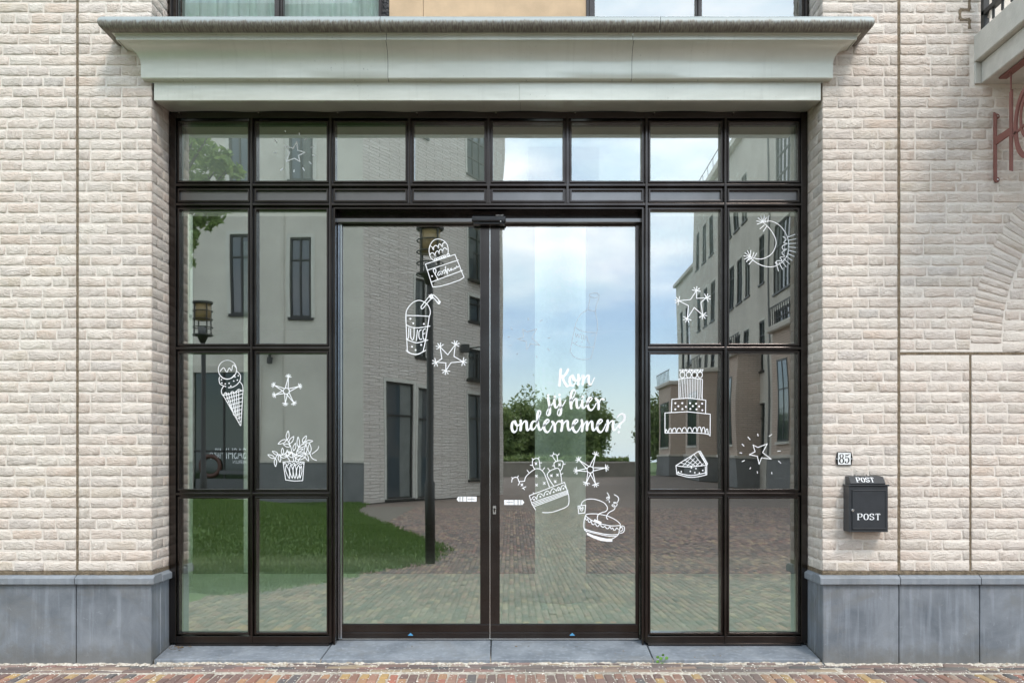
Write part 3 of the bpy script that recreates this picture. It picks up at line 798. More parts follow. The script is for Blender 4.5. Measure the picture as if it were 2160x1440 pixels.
# ------------------------------------------------------------------ sliding doors
DX0, DX1 = VX[2]+fw, VX[6]-fw; DZ1 = Z2-.012
ring(DX0+.010, DX1-.010, .05, DZ1-.006, YF+.012, .40, .0125, 'door_opening_trim')
DY = .44
bar('door_header', DX0+.012, DX1-.012, PZ(468, DY-.03), DZ1-.01, DY+.02, DY+.16, mat='alu')
bar('header_lip', DX0+.02, DX1-.02, PZ(470, DY-.03)-.002, PZ(462, DY-.03), DY-.055, DY+.02, mat='alu_panel')
bar('header_soffit', DX0+.012, DX1-.012, DZ1-.016, DZ1-.008, .402, DY+.02)
DT, DB = PZ(472, DY), PZ(1346, DY)
xm = PX(1033.5, DY)
def leaf(x0, x1, lab, hinge, seed, meet):
    d = link('door', bpy.data.meshes.new('door_core'), None, sf)
    bpy.data.objects.remove(d)
    # stiles and rails as sub-parts of the door panel
    st_w, meet_w = .030, .070
    xl_w = meet_w if meet == 'left' else st_w; xr_w = meet_w if meet == 'right' else st_w
    bot = .105
    rail = MB().box(x0, x1, DY, DY+.045, DB, DB+.045)
    door = rail.build('door', M['alu'], sf, bevel=.002); door['label'] = lab
    bar('bottom_rail', x0, x1, DB+.046, DB+bot, DY+.002, DY+.043, door)
    bar('stile', x0, x0+xl_w, DB+bot+.001, DT, DY, DY+.045, door); bar('stile', x1-xr_w, x1, DB+bot+.001, DT, DY, DY+.045, door)
    bar('top_rail', x0+xl_w, x1-xr_w, DT-.012, DT+.03, DY+.01, DY+.045, door)
    pane(x0+xl_w-.004, x1-xr_w+.004, DB+bot-.003, DT-.010, DY+.014, door, 'glass', seed, bow=.00012)
    bar('gasket', x0+xl_w, x1-xr_w, DB+bot-.001, DB+bot+.006, DY+.001, DY+.012, door, 'rubber', 0)
    # small blue maker's mark low on the rail
    c = PX(866 if meet == 'right' else 1207, DY); z = PZ(1337, DY)
    mk = MB(); mk.box(c-.019, c+.019, DY-.0008, DY+.001, z-.009, z-.004)
    mk.poly([(c-.016, DY-.001, z-.003), (c+.016, DY-.001, z-.003), (c+.009, DY-.001, z+.004), (c-.009, DY-.001, z+.004)])
    mk.poly([(c-.006, DY-.001, z+.005), (c+.006, DY-.001, z+.005), (c, DY-.001, z+.012)])
    mk.build('rail_mark', simple('blue_mark', (.10, .35, .60), .4), door)
    return door
dl = leaf(PX(714, DY), xm-.0035, 'left glazed sliding door leaf', None, 71, 'right')
dr = leaf(xm+.0035, PX(1349, DY), 'right glazed sliding door leaf', None, 72, 'left')
bar('brush_seal', xm-.0028, xm+.0028, DB, DT, DY+.006, DY+.04, dl, 'chrome', 0)
# lock plate on the right meeting stile
lx, lz = PX(1043, DY), PZ(1075, DY)
lp = MB().box(lx-.012, lx+.012, DY-.004, DY+.001, lz-.031, lz+.031).build('lock_plate', M['chrome'], dr, bevel=.001)
lc = MB().tube([(lx, DY-.004, lz+.006), (lx, DY-.009, lz+.006)], .0085, 14).box(lx-.0045, lx+.0045, DY-.008, DY-.003, lz-.018, lz+.004).build('lock_cylinder', M['alu'], dr)
# jamb profiles inside the door opening
for (a, b, y0, mt) in ((702, 708, .385, 'alu'), (708.6, 712, .41, 'alu_panel'), (1351, 1354.5, .41, 'alu_panel'), (1355, 1360, .385, 'alu')):
    pass
for px_, w_, y0 in ((709.5, .010, .40), (713.0, .006, .415), (1352, .008, .415), (1355, .010, .40)):
    X = PX(px_, y0); bar('door_jamb', X-w_/2, X+w_/2, .085, DZ1-.02, y0, DY+.12)
for a_, b_ in ((712.2, 716), (718.2, 721)):
    bar('side_strip', PX(a_, .43), PX(b_, .43), .09, PZ(471, .43), .430, .437, mat='strip', bev=0)  # bright strips stand in for the reflection in the fixed leaf's glass side
bar('floor_guide', PX(716, DY), PX(1348, DY), .0885, .094, DY-.01, DY+.05, mat='chrome', bev=.001)
# sensor box
sx0, sx1 = PX(995, .36), PX(1068, .36)
sen = empty('door_sensor', ((sx0+sx1)/2, .36, PZ(463, .36)), 'black motion sensor box mounted above where the two sliding doors meet', 'sensor')
zt, zb_ = PZ(452, .36), PZ(468, .36)
MB().prism([(sx0+.004, .41, zt), (sx0+.004, .372, zt), (sx0+.002, .352, zt-.018), (sx0+.001, .350, zb_+.008), (sx0+.002, .362, zb_), (sx0+.004, .41, zb_)], (sx1-sx0-.006, 0, 0)).build('housing', simple('sensor_black', (.012, .012, .013), .18, bmp=.002, bscale=14), sen, bevel=.004, seg=3)
MB().box(sx0+.012, sx1-.012, .366, .42, zb_-.016, zb_-.001).build('lens_cover', M['enamel_black'], sen, bevel=.004)
MB().tube([(PX(1056, .35), .352, zb_+.001), (PX(1056, .35), .348, zb_+.001)], .004, 10).build('indicator', M['post_white'], sen)
MB().tube([(PX(1062, .35), .352, zb_+.003), (PX(1062, .35), .347, zb_+.003)], .006, 12).build('side_lens', M['enamel_black'], sen)
tm = MB(); tx0, tx1, tz = PX(1046, .35), PX(1062, .35), zt-.008
for i in range(8):
    xx = tx0+(tx1-tx0)*i/8; hh = .0042
    if i == 4: continue
    tm.box(xx, xx+.0016, .3548, .356, tz-hh, tz+hh*.6); tm.box(xx, xx+.0052, .3548, .356, tz-.0008, tz+.0012)
    if i % 2: tm.box(xx, xx+.0050, .3548, .356, tz-hh, tz-hh+.0014)
tm.build('lettering', M['post_white'], sen)

# ------------------------------------------------------------------ room behind the glass
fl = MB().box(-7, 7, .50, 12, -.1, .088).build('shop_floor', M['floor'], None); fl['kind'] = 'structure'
cl = MB().box(-7, 7, 3.3, 12, 4.02, 4.3).box(.15, .80, 1.95, 3.3, 4.02, 4.3).box(-7, 7, .52, .85, 4.02, 4.3).build('shop_ceiling', M['inwall'], None); cl['kind'] = 'structure'  # opening added to light the room; block added to shade the column top
df = MB().box(-6.99, 6.99, 4.3, 11.99, .0, .092).build('floor_shade_sheet', simple('painted_floor_shade', (.24, .25, .21), .8, var=.2, vscale=1.5), None); df['kind'] = 'structure'  # shade of the deeper floor put into a dark sheet behind the column
rl = MB().box(-7, 7, 3.3, 3.5, 4.301, 5.15).box(-7.2, -7.0, .85, 3.5, 4.2, 5.15).box(7, 7.2, .85, 3.5, 4.2, 5.15).build('added_light_shaft', M['dark_plinth'], None); rl['kind'] = 'structure'  # unseen shaft walls, added so open sky brightens the floor and column
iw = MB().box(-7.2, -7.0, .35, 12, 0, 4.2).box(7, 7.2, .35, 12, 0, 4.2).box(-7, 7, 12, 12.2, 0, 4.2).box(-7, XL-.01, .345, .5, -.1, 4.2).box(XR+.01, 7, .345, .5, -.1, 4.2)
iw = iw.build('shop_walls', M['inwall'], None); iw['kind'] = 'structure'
cx_, cyc, cr_ = PX(1182, 2.1+.23), 2.1+.23, .243
c = MB().tube([(cx_, cyc, .088), (cx_, cyc, 1.4), (cx_, cyc, 2.8), (cx_, cyc, 4.018)], cr_, 48).build('round_column', M['column'], None, True)
md = c.modifiers.new('split', 'EDGE_SPLIT')
tag(c, 'pale rough round concrete column standing inside behind the right door', 'column')
p_ = MB().box(PX(514, 4.4), PX(531, 4.4), 4.4, 4.46, .088, 4.015).build('square_post', M['column'], None)
tag(p_, 'slim pale square post inside the shop behind the left side window', 'post')
p_ = MB().box(PX(396, 3.2), PX(403, 3.2), 3.2, 3.25, .088, 4.015).build('square_post', M['column'], None)
tag(p_, 'pale wall post inside the shop at the far left edge of the glass', 'post')

# ------------------------------------------------------------------ upper windows above the cornice
UY = .33
uw = empty('upper_window', (-.17, UY, 4.45), 'dark framed upper windows above the cornice with mint curtains and a plywood board', 'window')
uz0, uz1 = 4.445, 6.2
def ux(p): return PX(p, UY)
for a, b in ((352, 376), (583, 597), (802, 806), (1236, 1254), (1466, 1479), (1688, 1707)):
    bar('window_frame', ux(a), ux(b), uz0, uz1, UY-.03, UY+.05, uw)
    if b-a > 10: bar('window_fin', ux((a+b)/2-2.5), ux((a+b)/2+2.5), uz0, uz1, UY-.055, UY-.032, uw)
bar('window_sill', ux(352), ux(1707), 4.40, uz0, UY-.01, UY+.06, uw)
MB().box(ux(806), ux(822), UY-.012, UY+.03, uz0, uz1).build('black_foil', M['foil'], uw)
for a, b in ((822, 893), (893.8, 1236)): MB().box(ux(a), ux(b), UY-.02, UY+.02, uz0, uz1).build('plywood_board', M['plywood'], uw, bevel=.001)
for i, (a, b) in enumerate(((376, 583), (597, 802))):
    pane(ux(a), ux(b), uz0, uz1, UY, uw, 'glass_upper', 90+i, second=False)
    ring(ux(a), ux(b), uz0-.02, uz1, UY-.02, UY+.0, .009, 'window_bead', uw)
for i, (a, b) in enumerate(((1254, 1466), (1479, 1688))):
    pane(ux(a), ux(b), uz0, uz1, UY, uw, 'glass', 94+i, second=False)
for (a, b) in ((374, 585), (595, 804)):
    mb = MB(); n = 60
    for i in range(n+1):
        x = ux(a)+(ux(b)-ux(a))*i/n; yy = UY+.09+.018*math.sin(i*.55+a)+.012*math.sin(i*1.31+1)
        mb.v += [(x, yy, uz0-.02), (x+.02*math.sin(i), yy+.01, uz1)]
    for i in range(n): mb.f.append((2*i, 2*i+2, 2*i+3, 2*i+1))
    mb.build('curtain', M['curtain'], uw, smooth=True)
mb = MB(); n = 60
for i in range(n+1):
    x = ux(1250)+(ux(1690)-ux(1250))*i/n; yy = UY+.12+.012*math.sin(i*.6)
    mb.v += [(x, yy, uz0-.02), (x, yy, uz1)]
for i in range(n): mb.f.append((2*i, 2*i+2, 2*i+3, 2*i+1))
mb.build('curtain', simple('pale_sheer_curtain', (.62, .62, .66), .8), uw, smooth=True)
MB().box(XL-.02, XR+.02, .60, .78, 4.3, 6.19).build('room_back', M['inwall'], uw)
ub = MB().box(-7, XL, .345, .8, 4.3, TOPW).box(XR, 7, .345, .8, 4.3, TOPW).box(-7, 7, .0, .8, 6.2, 6.6).box(-7, XL-.009, .012, .8, TOPW, 6.2).box(XR+.009, 7, .012, .8, TOPW, 6.2)
ub = ub.build('upper_wall', M['mortar'], None); tag(ub, 'whitewashed wall of the upper floor beside the upper windows', 'wall')

# ------------------------------------------------------------------ balcony with railing and hanging sign
bx = BALX
ba = empty('balcony', (bx, 0, 4.2), 'cream concrete balcony slab projecting from the wall at the top right corner', 'balcony')
BO = 1.15
MB().box(bx, 6.5, -BO, .005, PZ(132), PZ(75)).build('slab_edge', M['concrete'], ba, bevel=.006)
MB().box(bx+.045, 6.5, -BO+.05, .004, PZ(178), PZ(133)+.002).build('slab_soffit', M['concrete'], ba, bevel=.006)
MB().box(bx+.0, bx+.044, -.012, .005, PZ(178), PZ(133)).build('corbel_stone', M['concrete'], ba, bevel=.003)
MB().box(bx+.02, bx+.06, -.09, -.05, PZ(75), 5.6).build('railing_post', M['far_frame'], ba)
MB().box(bx+.02, bx+.06, -BO+.06, -.05, 4.52, 4.55).build('railing_rail', M['far_frame'], ba)
for i in range(8):
    yy = -.18-i*.115; MB().tube([(bx+.04, yy, 4.45), (bx+.04+.02*math.sin(i), yy, 5.4)], .010, 8).build('railing_baluster', M['far_frame'], ba)
for i in range(3):
    MB().tube([(bx+.04, -.12-i*.3, 4.48), (bx+.055, -.20-i*.3, 4.62), (bx+.02, -.14-i*.3, 4.75), (bx+.05, -.24-i*.3, 4.85)], .012, 8).build('railing_scroll', M['chrome'] if i == 0 else M['far_frame'], ba, smooth=True)
sg = empty('hanging_sign', (3.39, -.3, 3.7), 'brick-red steel letter sign reading HO hung under the balcony on a thin rod', 'sign')
SX = 3.385
def plate(name, pts, t=.012): # pts in (y,z)
    return MB().prism([(SX-t/2, y_, z_) for y_, z_ in pts], (t, 0, 0)).build(name, M['red_steel'], sg, bevel=.001)
plate('letter_bar', [(-.006, 3.395), (-.040, 3.375), (-.040, 3.85), (-.006, 3.875)])
plate('letter_bar', [(-.212, 3.40), (-.244, 3.385), (-.244, 3.94), (-.212, 3.93)])
plate('letter_crossbar', [(-.040, 3.635), (-.212, 3.640), (-.212, 3.69), (-.040, 3.69)])
for zz in (3.40, 3.845):
    MB().tube([(SX+.02, -.008, zz), (SX+.02, -.001, zz)], .020, 16).build('wall_lug', M['red_steel'], sg)
    MB().tube([(SX+.024, -.014, zz), (SX+.024, -.008, zz)], .006, 10).build('bolt', M['chrome'], sg)
mb = MB(); n = 40
for i in range(n+1):
    a = 2*math.pi*i/n
    for rr in (1.0, .80):
        for t_ in (-.006, .006): mb.v.append((SX+t_, -.435+.17*rr*math.cos(a), 3.66+.245*(rr if rr == 1 else .86)*math.sin(a)))
for i in range(n):
    b = 4*i; q = 4*(i+1)
    mb.f += [(b, q, q+2, b+2), (b+1, b+3, q+3, q+1), (b, b+1, q+1, q), (b+2, q+2, q+3, b+3)]
mb.build('letter_ring', M['red_steel'], sg)
mb = MB()
for i in range(n+1):
    a = 2*math.pi*i/n
    for rr in (1.0, .82):
        for t_ in (-.005, .005): mb.v.append((SX+t_, -.435+.10*rr*math.cos(a), 3.70+.155*rr*math.sin(a)))
for i in range(n):
    b = 4*i; q = 4*(i+1)
    mb.f += [(b, q, q+2, b+2), (b+1, b+3, q+3, q+1), (b, b+1, q+1, q), (b+2, q+2, q+3, b+3)]
mb.build('letter_inner_ring', M['red_steel'], sg)
plate('link_bar', [(-.25, 3.615), (-.40, 3.640), (-.40, 3.655), (-.25, 3.632)])
MB().tube([(SX, -.225, 3.93), (SX, -.225, PZ(178)+.0)], .006, 8).build('hanger_rod', M['red_steel'], sg)
MB().prism([(SX-.03, -.12, PZ(178)-.016), (SX+.03, -.12, PZ(178)-.016), (SX+.03, -BO+.1, PZ(178)-.016), (SX-.03, -BO+.1, PZ(178)-.016)], (0, 0, .014)).build('ceiling_plate', M['red_steel'], sg, bevel=.004)

# ------------------------------------------------------------------ drawn lines: flat ribbons with round ends
def catmull(pts, closed=False, sub=6):
    P = [Vector((a, b)) for a, b in pts]; n = len(P)
    if n < 3: return P
    out = []
    rngi = range(n) if closed else range(n-1)
    for i in rngi:
        p0 = P[(i-1) % n] if closed else P[max(i-1, 0)]; p1 = P[i]; p2 = P[(i+1) % n] if closed else P[i+1]; p3 = P[(i+2) % n] if closed else P[min(i+2, n-1)]
        for k in range(sub):
            t = k/sub; t2 = t*t; t3 = t2*t
            out.append(.5*((2*p1)+(p2-p0)*t+(2*p0-5*p1+4*p2-p3)*t2+(3*p1-p0-3*p2+p3)*t3))
    if not closed: out.append(P[-1])
    return out
class Draw:
    """strokes given in pixels of an enlarged view: (ox, oy) its corner and s its scale"""
    def __init__(s, ox, oy, sc, Y, w=1.7): s.ox, s.oy, s.sc, s.Y, s.w = ox, oy, sc, Y, w; s.mb = MB(); s.lift = 0; s.w = w
    def P(s, p): return Vector((PX(s.ox+p[0]/s.sc, s.Y), PZ(s.oy+p[1]/s.sc, s.Y)))
    def ribbon(s, P, wf, closed=False):
        s.lift += .000015; y = s.Y - s.lift; n = len(P); b = len(s.mb.v)
        for i in range(n):
            if closed: t = P[(i+1) % n]-P[i-1]
            else: t = P[min(i+1, n-1)]-P[max(i-1, 0)]
            if t.length < 1e-9: t = Vector((1, 0))
            t.normalize(); nn = Vector((-t.y, t.x)); h = wf(i, t)/2
            a = P[i]+nn*h; c = P[i]-nn*h
            s.mb.v += [(a.x, y, a.y), (c.x, y, c.y)]
        for i in range(n if closed else n-1):
            j = (i+1) % n; s.mb.f.append((b+2*i, b+2*i+1, b+2*j+1, b+2*j))
        if not closed:
            for i, sgn in ((0, -1), (n-1, 1)):
                t = (P[1]-P[0]) if i == 0 else (P[-1]-P[-2])
                if t.length < 1e-9: continue
                t.normalize(); t *= sgn; nn = Vector((-t.y, t.x)); h = wf(i, t)/2; c = len(s.mb.v)
                pts = [P[i]+nn*h*math.cos(a)+t*h*math.sin(a) for a in [math.pi*k/5 for k in range(6)]]
                s.mb.v += [(q.x, y, q.y) for q in pts]; s.mb.f.append(tuple(range(c, c+6)))
    def line(s, pts, smooth=True, closed=False, w=None):
        ww = (w or s.w)/sc_(s.Y)
        P = [s.P(p) for p in (catmull(pts, closed) if smooth and len(pts) > 2 else [Vector(p) for p in pts])]
        if not smooth and len(pts) > 2:      # corners kept: one ribbon for each straight piece
            k = len(P) if closed else len(P)-1
            for i in range(k): s.ribbon([P[i], P[(i+1) % len(P)]], lambda i_, t: ww)
            return s
        s.ribbon(P, lambda i_, t: ww, closed); return s
    def brush(s, pts, thick, thin):
        P = [s.P(p) for p in catmull(pts, False, 8)]; A, B = thick/sc_(s.Y)/s.sc, thin/sc_(s.Y)/s.sc
        def wf(i, t): d = -t.y*.92 + t.x*.25; return B + (A-B)*max(0, min(1, .5+.62*d))
        ws = [wf(i, (P[min(i+1, len(P)-1)]-P[max(i-1, 0)]).normalized()) for i in range(len(P))]
        ws2 = [sum(ws[max(0, i-3):i+4])/len(ws[max(0, i-3):i+4]) for i in range(len(ws))]
        s.ribbon(P, lambda i, t: ws2[i]); return s
    def dot(s, c, r, n=12):
        p = s.P(c); q = r/s.sc/sc_(s.Y); b = len(s.mb.v); s.lift += .000015
        s.mb.v += [(p.x+q*math.cos(2*math.pi*k/n), s.Y-s.lift, p.y+q*math.sin(2*math.pi*k/n)) for k in range(n)]; s.mb.f.append(tuple(range(b, b+n))); return s
    def circ(s, c, rx, ry=None, a0=0, a1=360, w=None, rot=0, n=26):
        ry = ry or rx; cr_, sr = math.cos(R(rot)), math.sin(R(rot)); full = abs(a1-a0) >= 360
        pts = []
        for k in range(n + (0 if full else 1)):
            a = R(a0+(a1-a0)*k/n); x, y_ = rx*math.cos(a), ry*math.sin(a); pts.append((c[0]+x*cr_-y_*sr, c[1]+x*sr+y_*cr_))
        return s.line(pts, True, full, w)
    def leaf(s, a, b, wd):
        a = Vector(a); b = Vector(b); d = b-a; n_ = Vector((-d.y, d.x)).normalized()*wd
        m1 = a+d*.45+n_; m2 = a+d*.45-n_
        s.line([tuple(a), tuple(a+d*.2+n_*.7), tuple(m1), tuple(a+d*.8+n_*.55), tuple(b)]); s.line([tuple(a), tuple(a+d*.2-n_*.7), tuple(m2), tuple(a+d*.8-n_*.55), tuple(b)])
        return s
    def fill(s, pts):
        s.lift += .000015; b = len(s.mb.v); s.mb.v += [(q.x, s.Y-s.lift, q.y) for q in (s.P(p) for p in pts)]; s.mb.f.append(tuple(range(b, b+len(pts)))); return s
    def done(s, name, label, cat, group=None, mat='white', parent=None):
        me = s.mb.mesh(name, fix=False); o = link(name, me, M[mat], parent)
        if parent is None: tag(o, label, cat, group)
        return o
SYw, SYd = GY-.0025, DY+.0115
def ray_star(ox, oy, sc, Y, w, poly, rays, lab, mat='white'):
    D = Draw(ox, oy, sc, Y, w); t = empty('star_sticker', tuple(Vector((D.P(poly[0]).x, Y, D.P(poly[0]).y))), lab, 'sticker', GS)
    D.line(poly, False, True); D.done('star_outline', None, None, None, mat, t)
    for a, b in rays: D = Draw(ox, oy, sc, Y, w); D.line([a, b], False); D.done('ray', None, None, None, mat, t)
GS = 'white line-drawing stickers on the shop glass'
def hands(D, tip, ang, ln, n=5, spread=150):
    for k in range(n):
        a = R(ang-spread/2+spread*k/(n-1)); D.line([tip, (tip[0]+ln*math.cos(a), tip[1]+ln*math.sin(a))], False)
def snow(D, c, r, tips, ln):
    D.circ(c, r)
    for t in tips:
        a = math.atan2(t[1]-c[1], t[0]-c[0])
        for s in (-.55, .55):
            D.line([(c[0]+r*math.cos(a+s), c[1]+r*math.sin(a+s)), t], False)
        hands(D, t, math.degrees(a), ln, 5, 170)
GS = 'white line-drawing stickers on the shop glass'
# star with rays, upper transom
ray_star(0, 0, 3, SYw, 2.1, [(1800,920),(1855,940),(1878,898),(1885,952),(1930,965),(1888,985),(1898,1022),(1862,1002),(1812,1022),(1833,965)], (((1893,843),(1895,853)),((1937,878),(1931,886)),((1740,888),(1751,902)),((1733,965),(1748,967)),((1776,1078),(1790,1066)),((1862,1076),(1860,1088)),((1916,1062),(1925,1078)),((1957,1023),(1967,1036)),((1978,982),(1990,985)),((1968,932),(1981,929)),((1803,828),(1807,834))), 'white outlined star with rays in the small transom pane, second from the left')
# ice cream
D = Draw(340, 720, 4, SYw, 1.6)
D.circ((559, 237), 77, 79); D.line([(497,255),(512,232),(530,222),(543,245),(557,257),(567,232),(578,225),(590,246),(598,230),(602,205),(615,200),(632,222)])
D.line([(497,285),(520,308),(560,318),(595,305),(618,280)]); D.line([(492,300),(488,325),(500,360),(545,380)]); D.line([(567,389),(600,385),(640,362),(666,325),(668,285),(640,252)])
D.line([(525,378),(508,410),(512,440),(522,455)]); D.line([(665,340),(686,370),(691,412)])
D.line([(522,455),(540,432),(553,436),(560,448),(583,440),(600,420),(618,435),(638,415),(655,403),(675,412),(691,412)])
D.line([(524,455),(668,708)], False); D.line([(691,412),(672,708)], False)
for c in ((508,322),(512,350),(541,357),(573,352),(612,333),(643,325),(623,298),(650,288),(588,375)): D.dot(c, 6)
for k in range(9):
    f = k/9; f2 = (k+1.4)/9
    D.line([(524+144*f, 455+253*f), (691-19*min(1, f+.12)+4, 412+296*min(1, max(0, f-.02)))], False)
for k in range(6):
    f = k/6; D.line([(545+f*130, 438-f*30), (600+f*70, 590+f*60+20*(k % 2))], False)
D.done('ice_cream_sticker', 'white drawing of a three-scoop ice cream cone on the left side window', 'sticker', GS)
D = Draw(340, 720, 4, SYw, 1.6)
snow(D, (1056, 418), 25, [(1073,298),(1165,378),(1118,515),(1047,520),(960,450),(953,368)], 24)
D.done('starburst_sticker', 'white six-armed star drawing with a round centre, above the drawn potted plant', 'sticker', GS)
# potted plant
D = Draw(570, 900, 12, SYw, 1.5)
D.line([(325,880),(390,1340)], False); D.line([(390,1335),(600,1365),(820,1355)]); D.line([(820,1358),(858,885)], False); D.line([(322,885),(560,872),(860,888)])
D.line([(340,945),(385,920),(430,975),(470,925),(505,910),(555,965),(600,908),(655,965),(710,910),(765,955),(810,915),(845,940)])
for a, b in (((400,975),(490,1305)),((515,960),(560,1300)),((615,950),(625,1305)),((720,960),(695,1310)),((785,985),(755,1295))): D.leaf(a, b, 42 if a[0] != 785 else 30)
for c in ((365,905),(450,900),(560,895),(665,900),(770,900)): D.dot(c, 12)
for a, b, w_ in (((430,320),(455,100),38),((415,325),(200,430),40),((480,420),(595,240),42),((510,490),(335,440),38),((590,600),(640,410),34),((715,510),(705,250),34),((820,390),(915,225),38),((890,380),(1075,355),32),((740,520),(920,420),34),((690,620),(830,555),30),((880,680),(915,460),38),((1000,660),(995,420),42),((310,690),(310,530),30),((200,700),(55,615),32),((110,790),(-60,700),34),((130,800),(135,1000),32),((225,710),(250,890),34),((890,690),(970,860),36),((445,750),(430,585),34),((260,730),(430,740),50),((660,710),(850,650),30),((650,790),(880,770),48),((470,720),(640,700),60),((360,690),(560,640),40)): D.leaf(a, b, w_)
D.line([(430,325),(510,470),(550,640),(600,870)]); D.line([(880,380),(740,500),(670,630),(640,870)]); D.line([(1225,490),(1200,570),(1060,680)]); D.line([(1000,670),(1060,790),(1170,845)])
D.line([(1020,680),(880,680),(780,760),(700,870)]); D.line([(130,790),(200,700),(330,720),(440,770),(500,870)]); D.line([(450,650),(560,660),(660,720)]); D.line([(500,620),(600,720),(640,800)])
D.done('plant_sticker', 'white drawing of a leafy plant in a patterned pot on the left side window', 'sticker', GS)
# perfume
D = Draw(890, 495, 12, SYd, 1.7)
D.line([(300,650),(230,590),(190,480),(185,350),(230,220),(320,130),(430,112),(540,150),(630,240),(665,360),(660,500)])
D.line([(215,290),(260,320),(292,390),(300,310),(350,272),(400,300),(420,345),(425,260),(450,235),(500,285),(520,310),(530,225),(590,190)])
D.line([(205,510),(230,470),(280,460),(320,510),(335,545),(340,460),(390,410),(420,440),(438,490),(440,410),(470,370),(510,400),(528,465),(530,380),(580,335),(640,375)])
for c in ((345,625),(405,605),(460,585),(520,565),(580,545)): D.circ(c, 26, 24)
D.circ((665,510), 34, 26)
D.line([(88,745),(835,500),(1065,1080),(950,1150),(700,1240),(450,1305),(275,1325)], False); D.line([(88,745),(275,1325)], False)
D.line([(150,895),(920,640)], False); D.line([(225,1205),(1025,905)], False)
D.line([(405,1130),(340,1010),(290,920),(300,870),(340,870),(355,930),(340,990)]); D.line([(460,930),(420,950),(400,1010),(430,1030),(470,970),(475,930),(480,990),(510,1010)])
D.line([(505,930),(520,985),(530,930),(560,900),(600,900),(575,960),(560,990)]); D.line([(600,800),(600,880),(650,1010),(640,900),(660,860),(680,900),(700,920),(740,850),(745,910)])
D.line([(745,850),(750,900),(800,860),(800,900),(835,830),(850,870),(880,790),(900,830),(935,800)]); D.dot((258,1050), 20)
D.done('perfume_sticker', 'white drawing of a perfume jar marked Parfum on the left door glass', 'sticker', GS)
# juice
D = Draw(840, 610, 9.6, SYd, 1.8)
D.line([(155,525),(175,420),(250,310),(340,245),(430,225),(520,255),(600,320),(640,400),(650,480),(628,550)])
D.line([(158,530),(400,535),(630,548)]); D.line([(155,520),(160,720),(185,1250)]); D.line([(628,548),(600,740),(555,1020),(505,1250)])
D.line([(165,720),(260,765),(400,780),(640,745)]); D.line([(165,1010),(280,1060),(400,1080),(600,1025)]); D.line([(158,1235),(230,1290),(350,1315),(450,1290),(555,1235)]); D.line([(185,1245),(260,1300),(350,1320),(430,1305),(500,1255)])
D.line([(465,345),(640,130),(690,110),(760,150),(850,250)]); D.line([(465,345),(465,375),(500,385),(690,180),(810,290),(840,285),(850,250)]); D.circ((820,262), 18)
for k in range(4): D.line([(625+k*22,120+(k % 2)*5),(650+k*20,180)], False)
for c in ((247,597),(303,688),(520,700),(280,1160),(465,1125),(350,1230)): D.dot(c, 19)
D.line([(215,785),(210,960),(190,1005),(170,1000)]); D.line([(255,795),(250,940),(275,1015),(300,1015),(320,940),(322,795)]); D.line([(388,820),(368,1040)], False)
D.line([(465,820),(425,850),(418,950),(440,1010),(475,1005)]); D.line([(550,800),(505,830),(500,950),(515,1015),(545,1010)]); D.line([(505,900),(545,890)], False)
D.done('juice_sticker', 'white drawing of a juice cup with bent straw marked JUICE on the left door', 'sticker', GS)
def handstar(ox, oy, s, Y, pts, tips, lab, ln):
    D = Draw(ox, oy, s, Y, 1.7); D.line(pts, False, True)
    cx = sum(p[0] for p in pts)/len(pts); cy = sum(p[1] for p in pts)/len(pts)
    for t in tips: hands(D, t, math.degrees(math.atan2(t[1]-cy, t[0]-cx)), ln, 5, 180)
    D.done('star_sticker', lab, 'sticker', GS)
handstar(700, 430, 4, SYd, [(913,1205),(978,1272),(1042,1185),(1030,1285),(1105,1330),(1005,1338),(962,1405),(962,1340),(880,1335),(928,1305)], [(913,1205),(1042,1185),(1105,1330),(962,1405),(880,1335)], 'white five-pointed star with little hands at its tips, right of the drawn juice cup', 34)
handstar(1350, 430, 3.892, SYw, [(462,712),(465,775),(545,770),(500,808),(515,912),(445,850),(388,940),(398,835),(318,795),(415,785)], [(462,712),(545,770),(515,912),(388,940),(318,795)], 'white star with tufted tips above the drawn layer cake in the right side window', 34)
# moon
D = Draw(1350, 430, 3.892, SYw, 1.7)
D.line([(1010,150),(1075,142),(1150,180),(1205,260),(1222,350),(1205,430),(1150,490),(1080,517),(1000,505),(930,465),(905,432)])
D.line([(1010,150),(1070,210),(1110,280),(1115,340),(1080,410),(1010,450),(950,448),(905,432)])
for k in range(11):
    a = R(-22+k*9.5); c = (1075, 335); D.line([(c[0]+150*math.cos(a), c[1]+165*math.sin(a)), (c[0]+212*math.cos(a), c[1]+225*math.sin(a))], False)
for t, a in (((1010,150), 235), ((905,432), 200)):
    hands(D, t, a, 52, 6, 150)
D.line([(1030,150),(1020,90)], False); D.line([(1048,148),(1058,95)], False); D.line([(1020,175),(985,205)], False); D.line([(1040,185),(1012,225)], False)
D.line([(925,430),(935,398)], False); D.line([(940,435),(958,405)], False); D.line([(915,445),(875,470)], False); D.line([(930,455),(895,495)], False)
D.line([(1175,270),(1200,290),(1180,320),(1210,325),(1170,345),(1175,375),(1205,370),(1165,400),(1185,430),(1150,440),(1165,465),(1120,470),(1130,500),(1110,480)])
D.done('moon_sticker', 'white drawing of a crescent moon with rays in the right side window', 'sticker', GS)
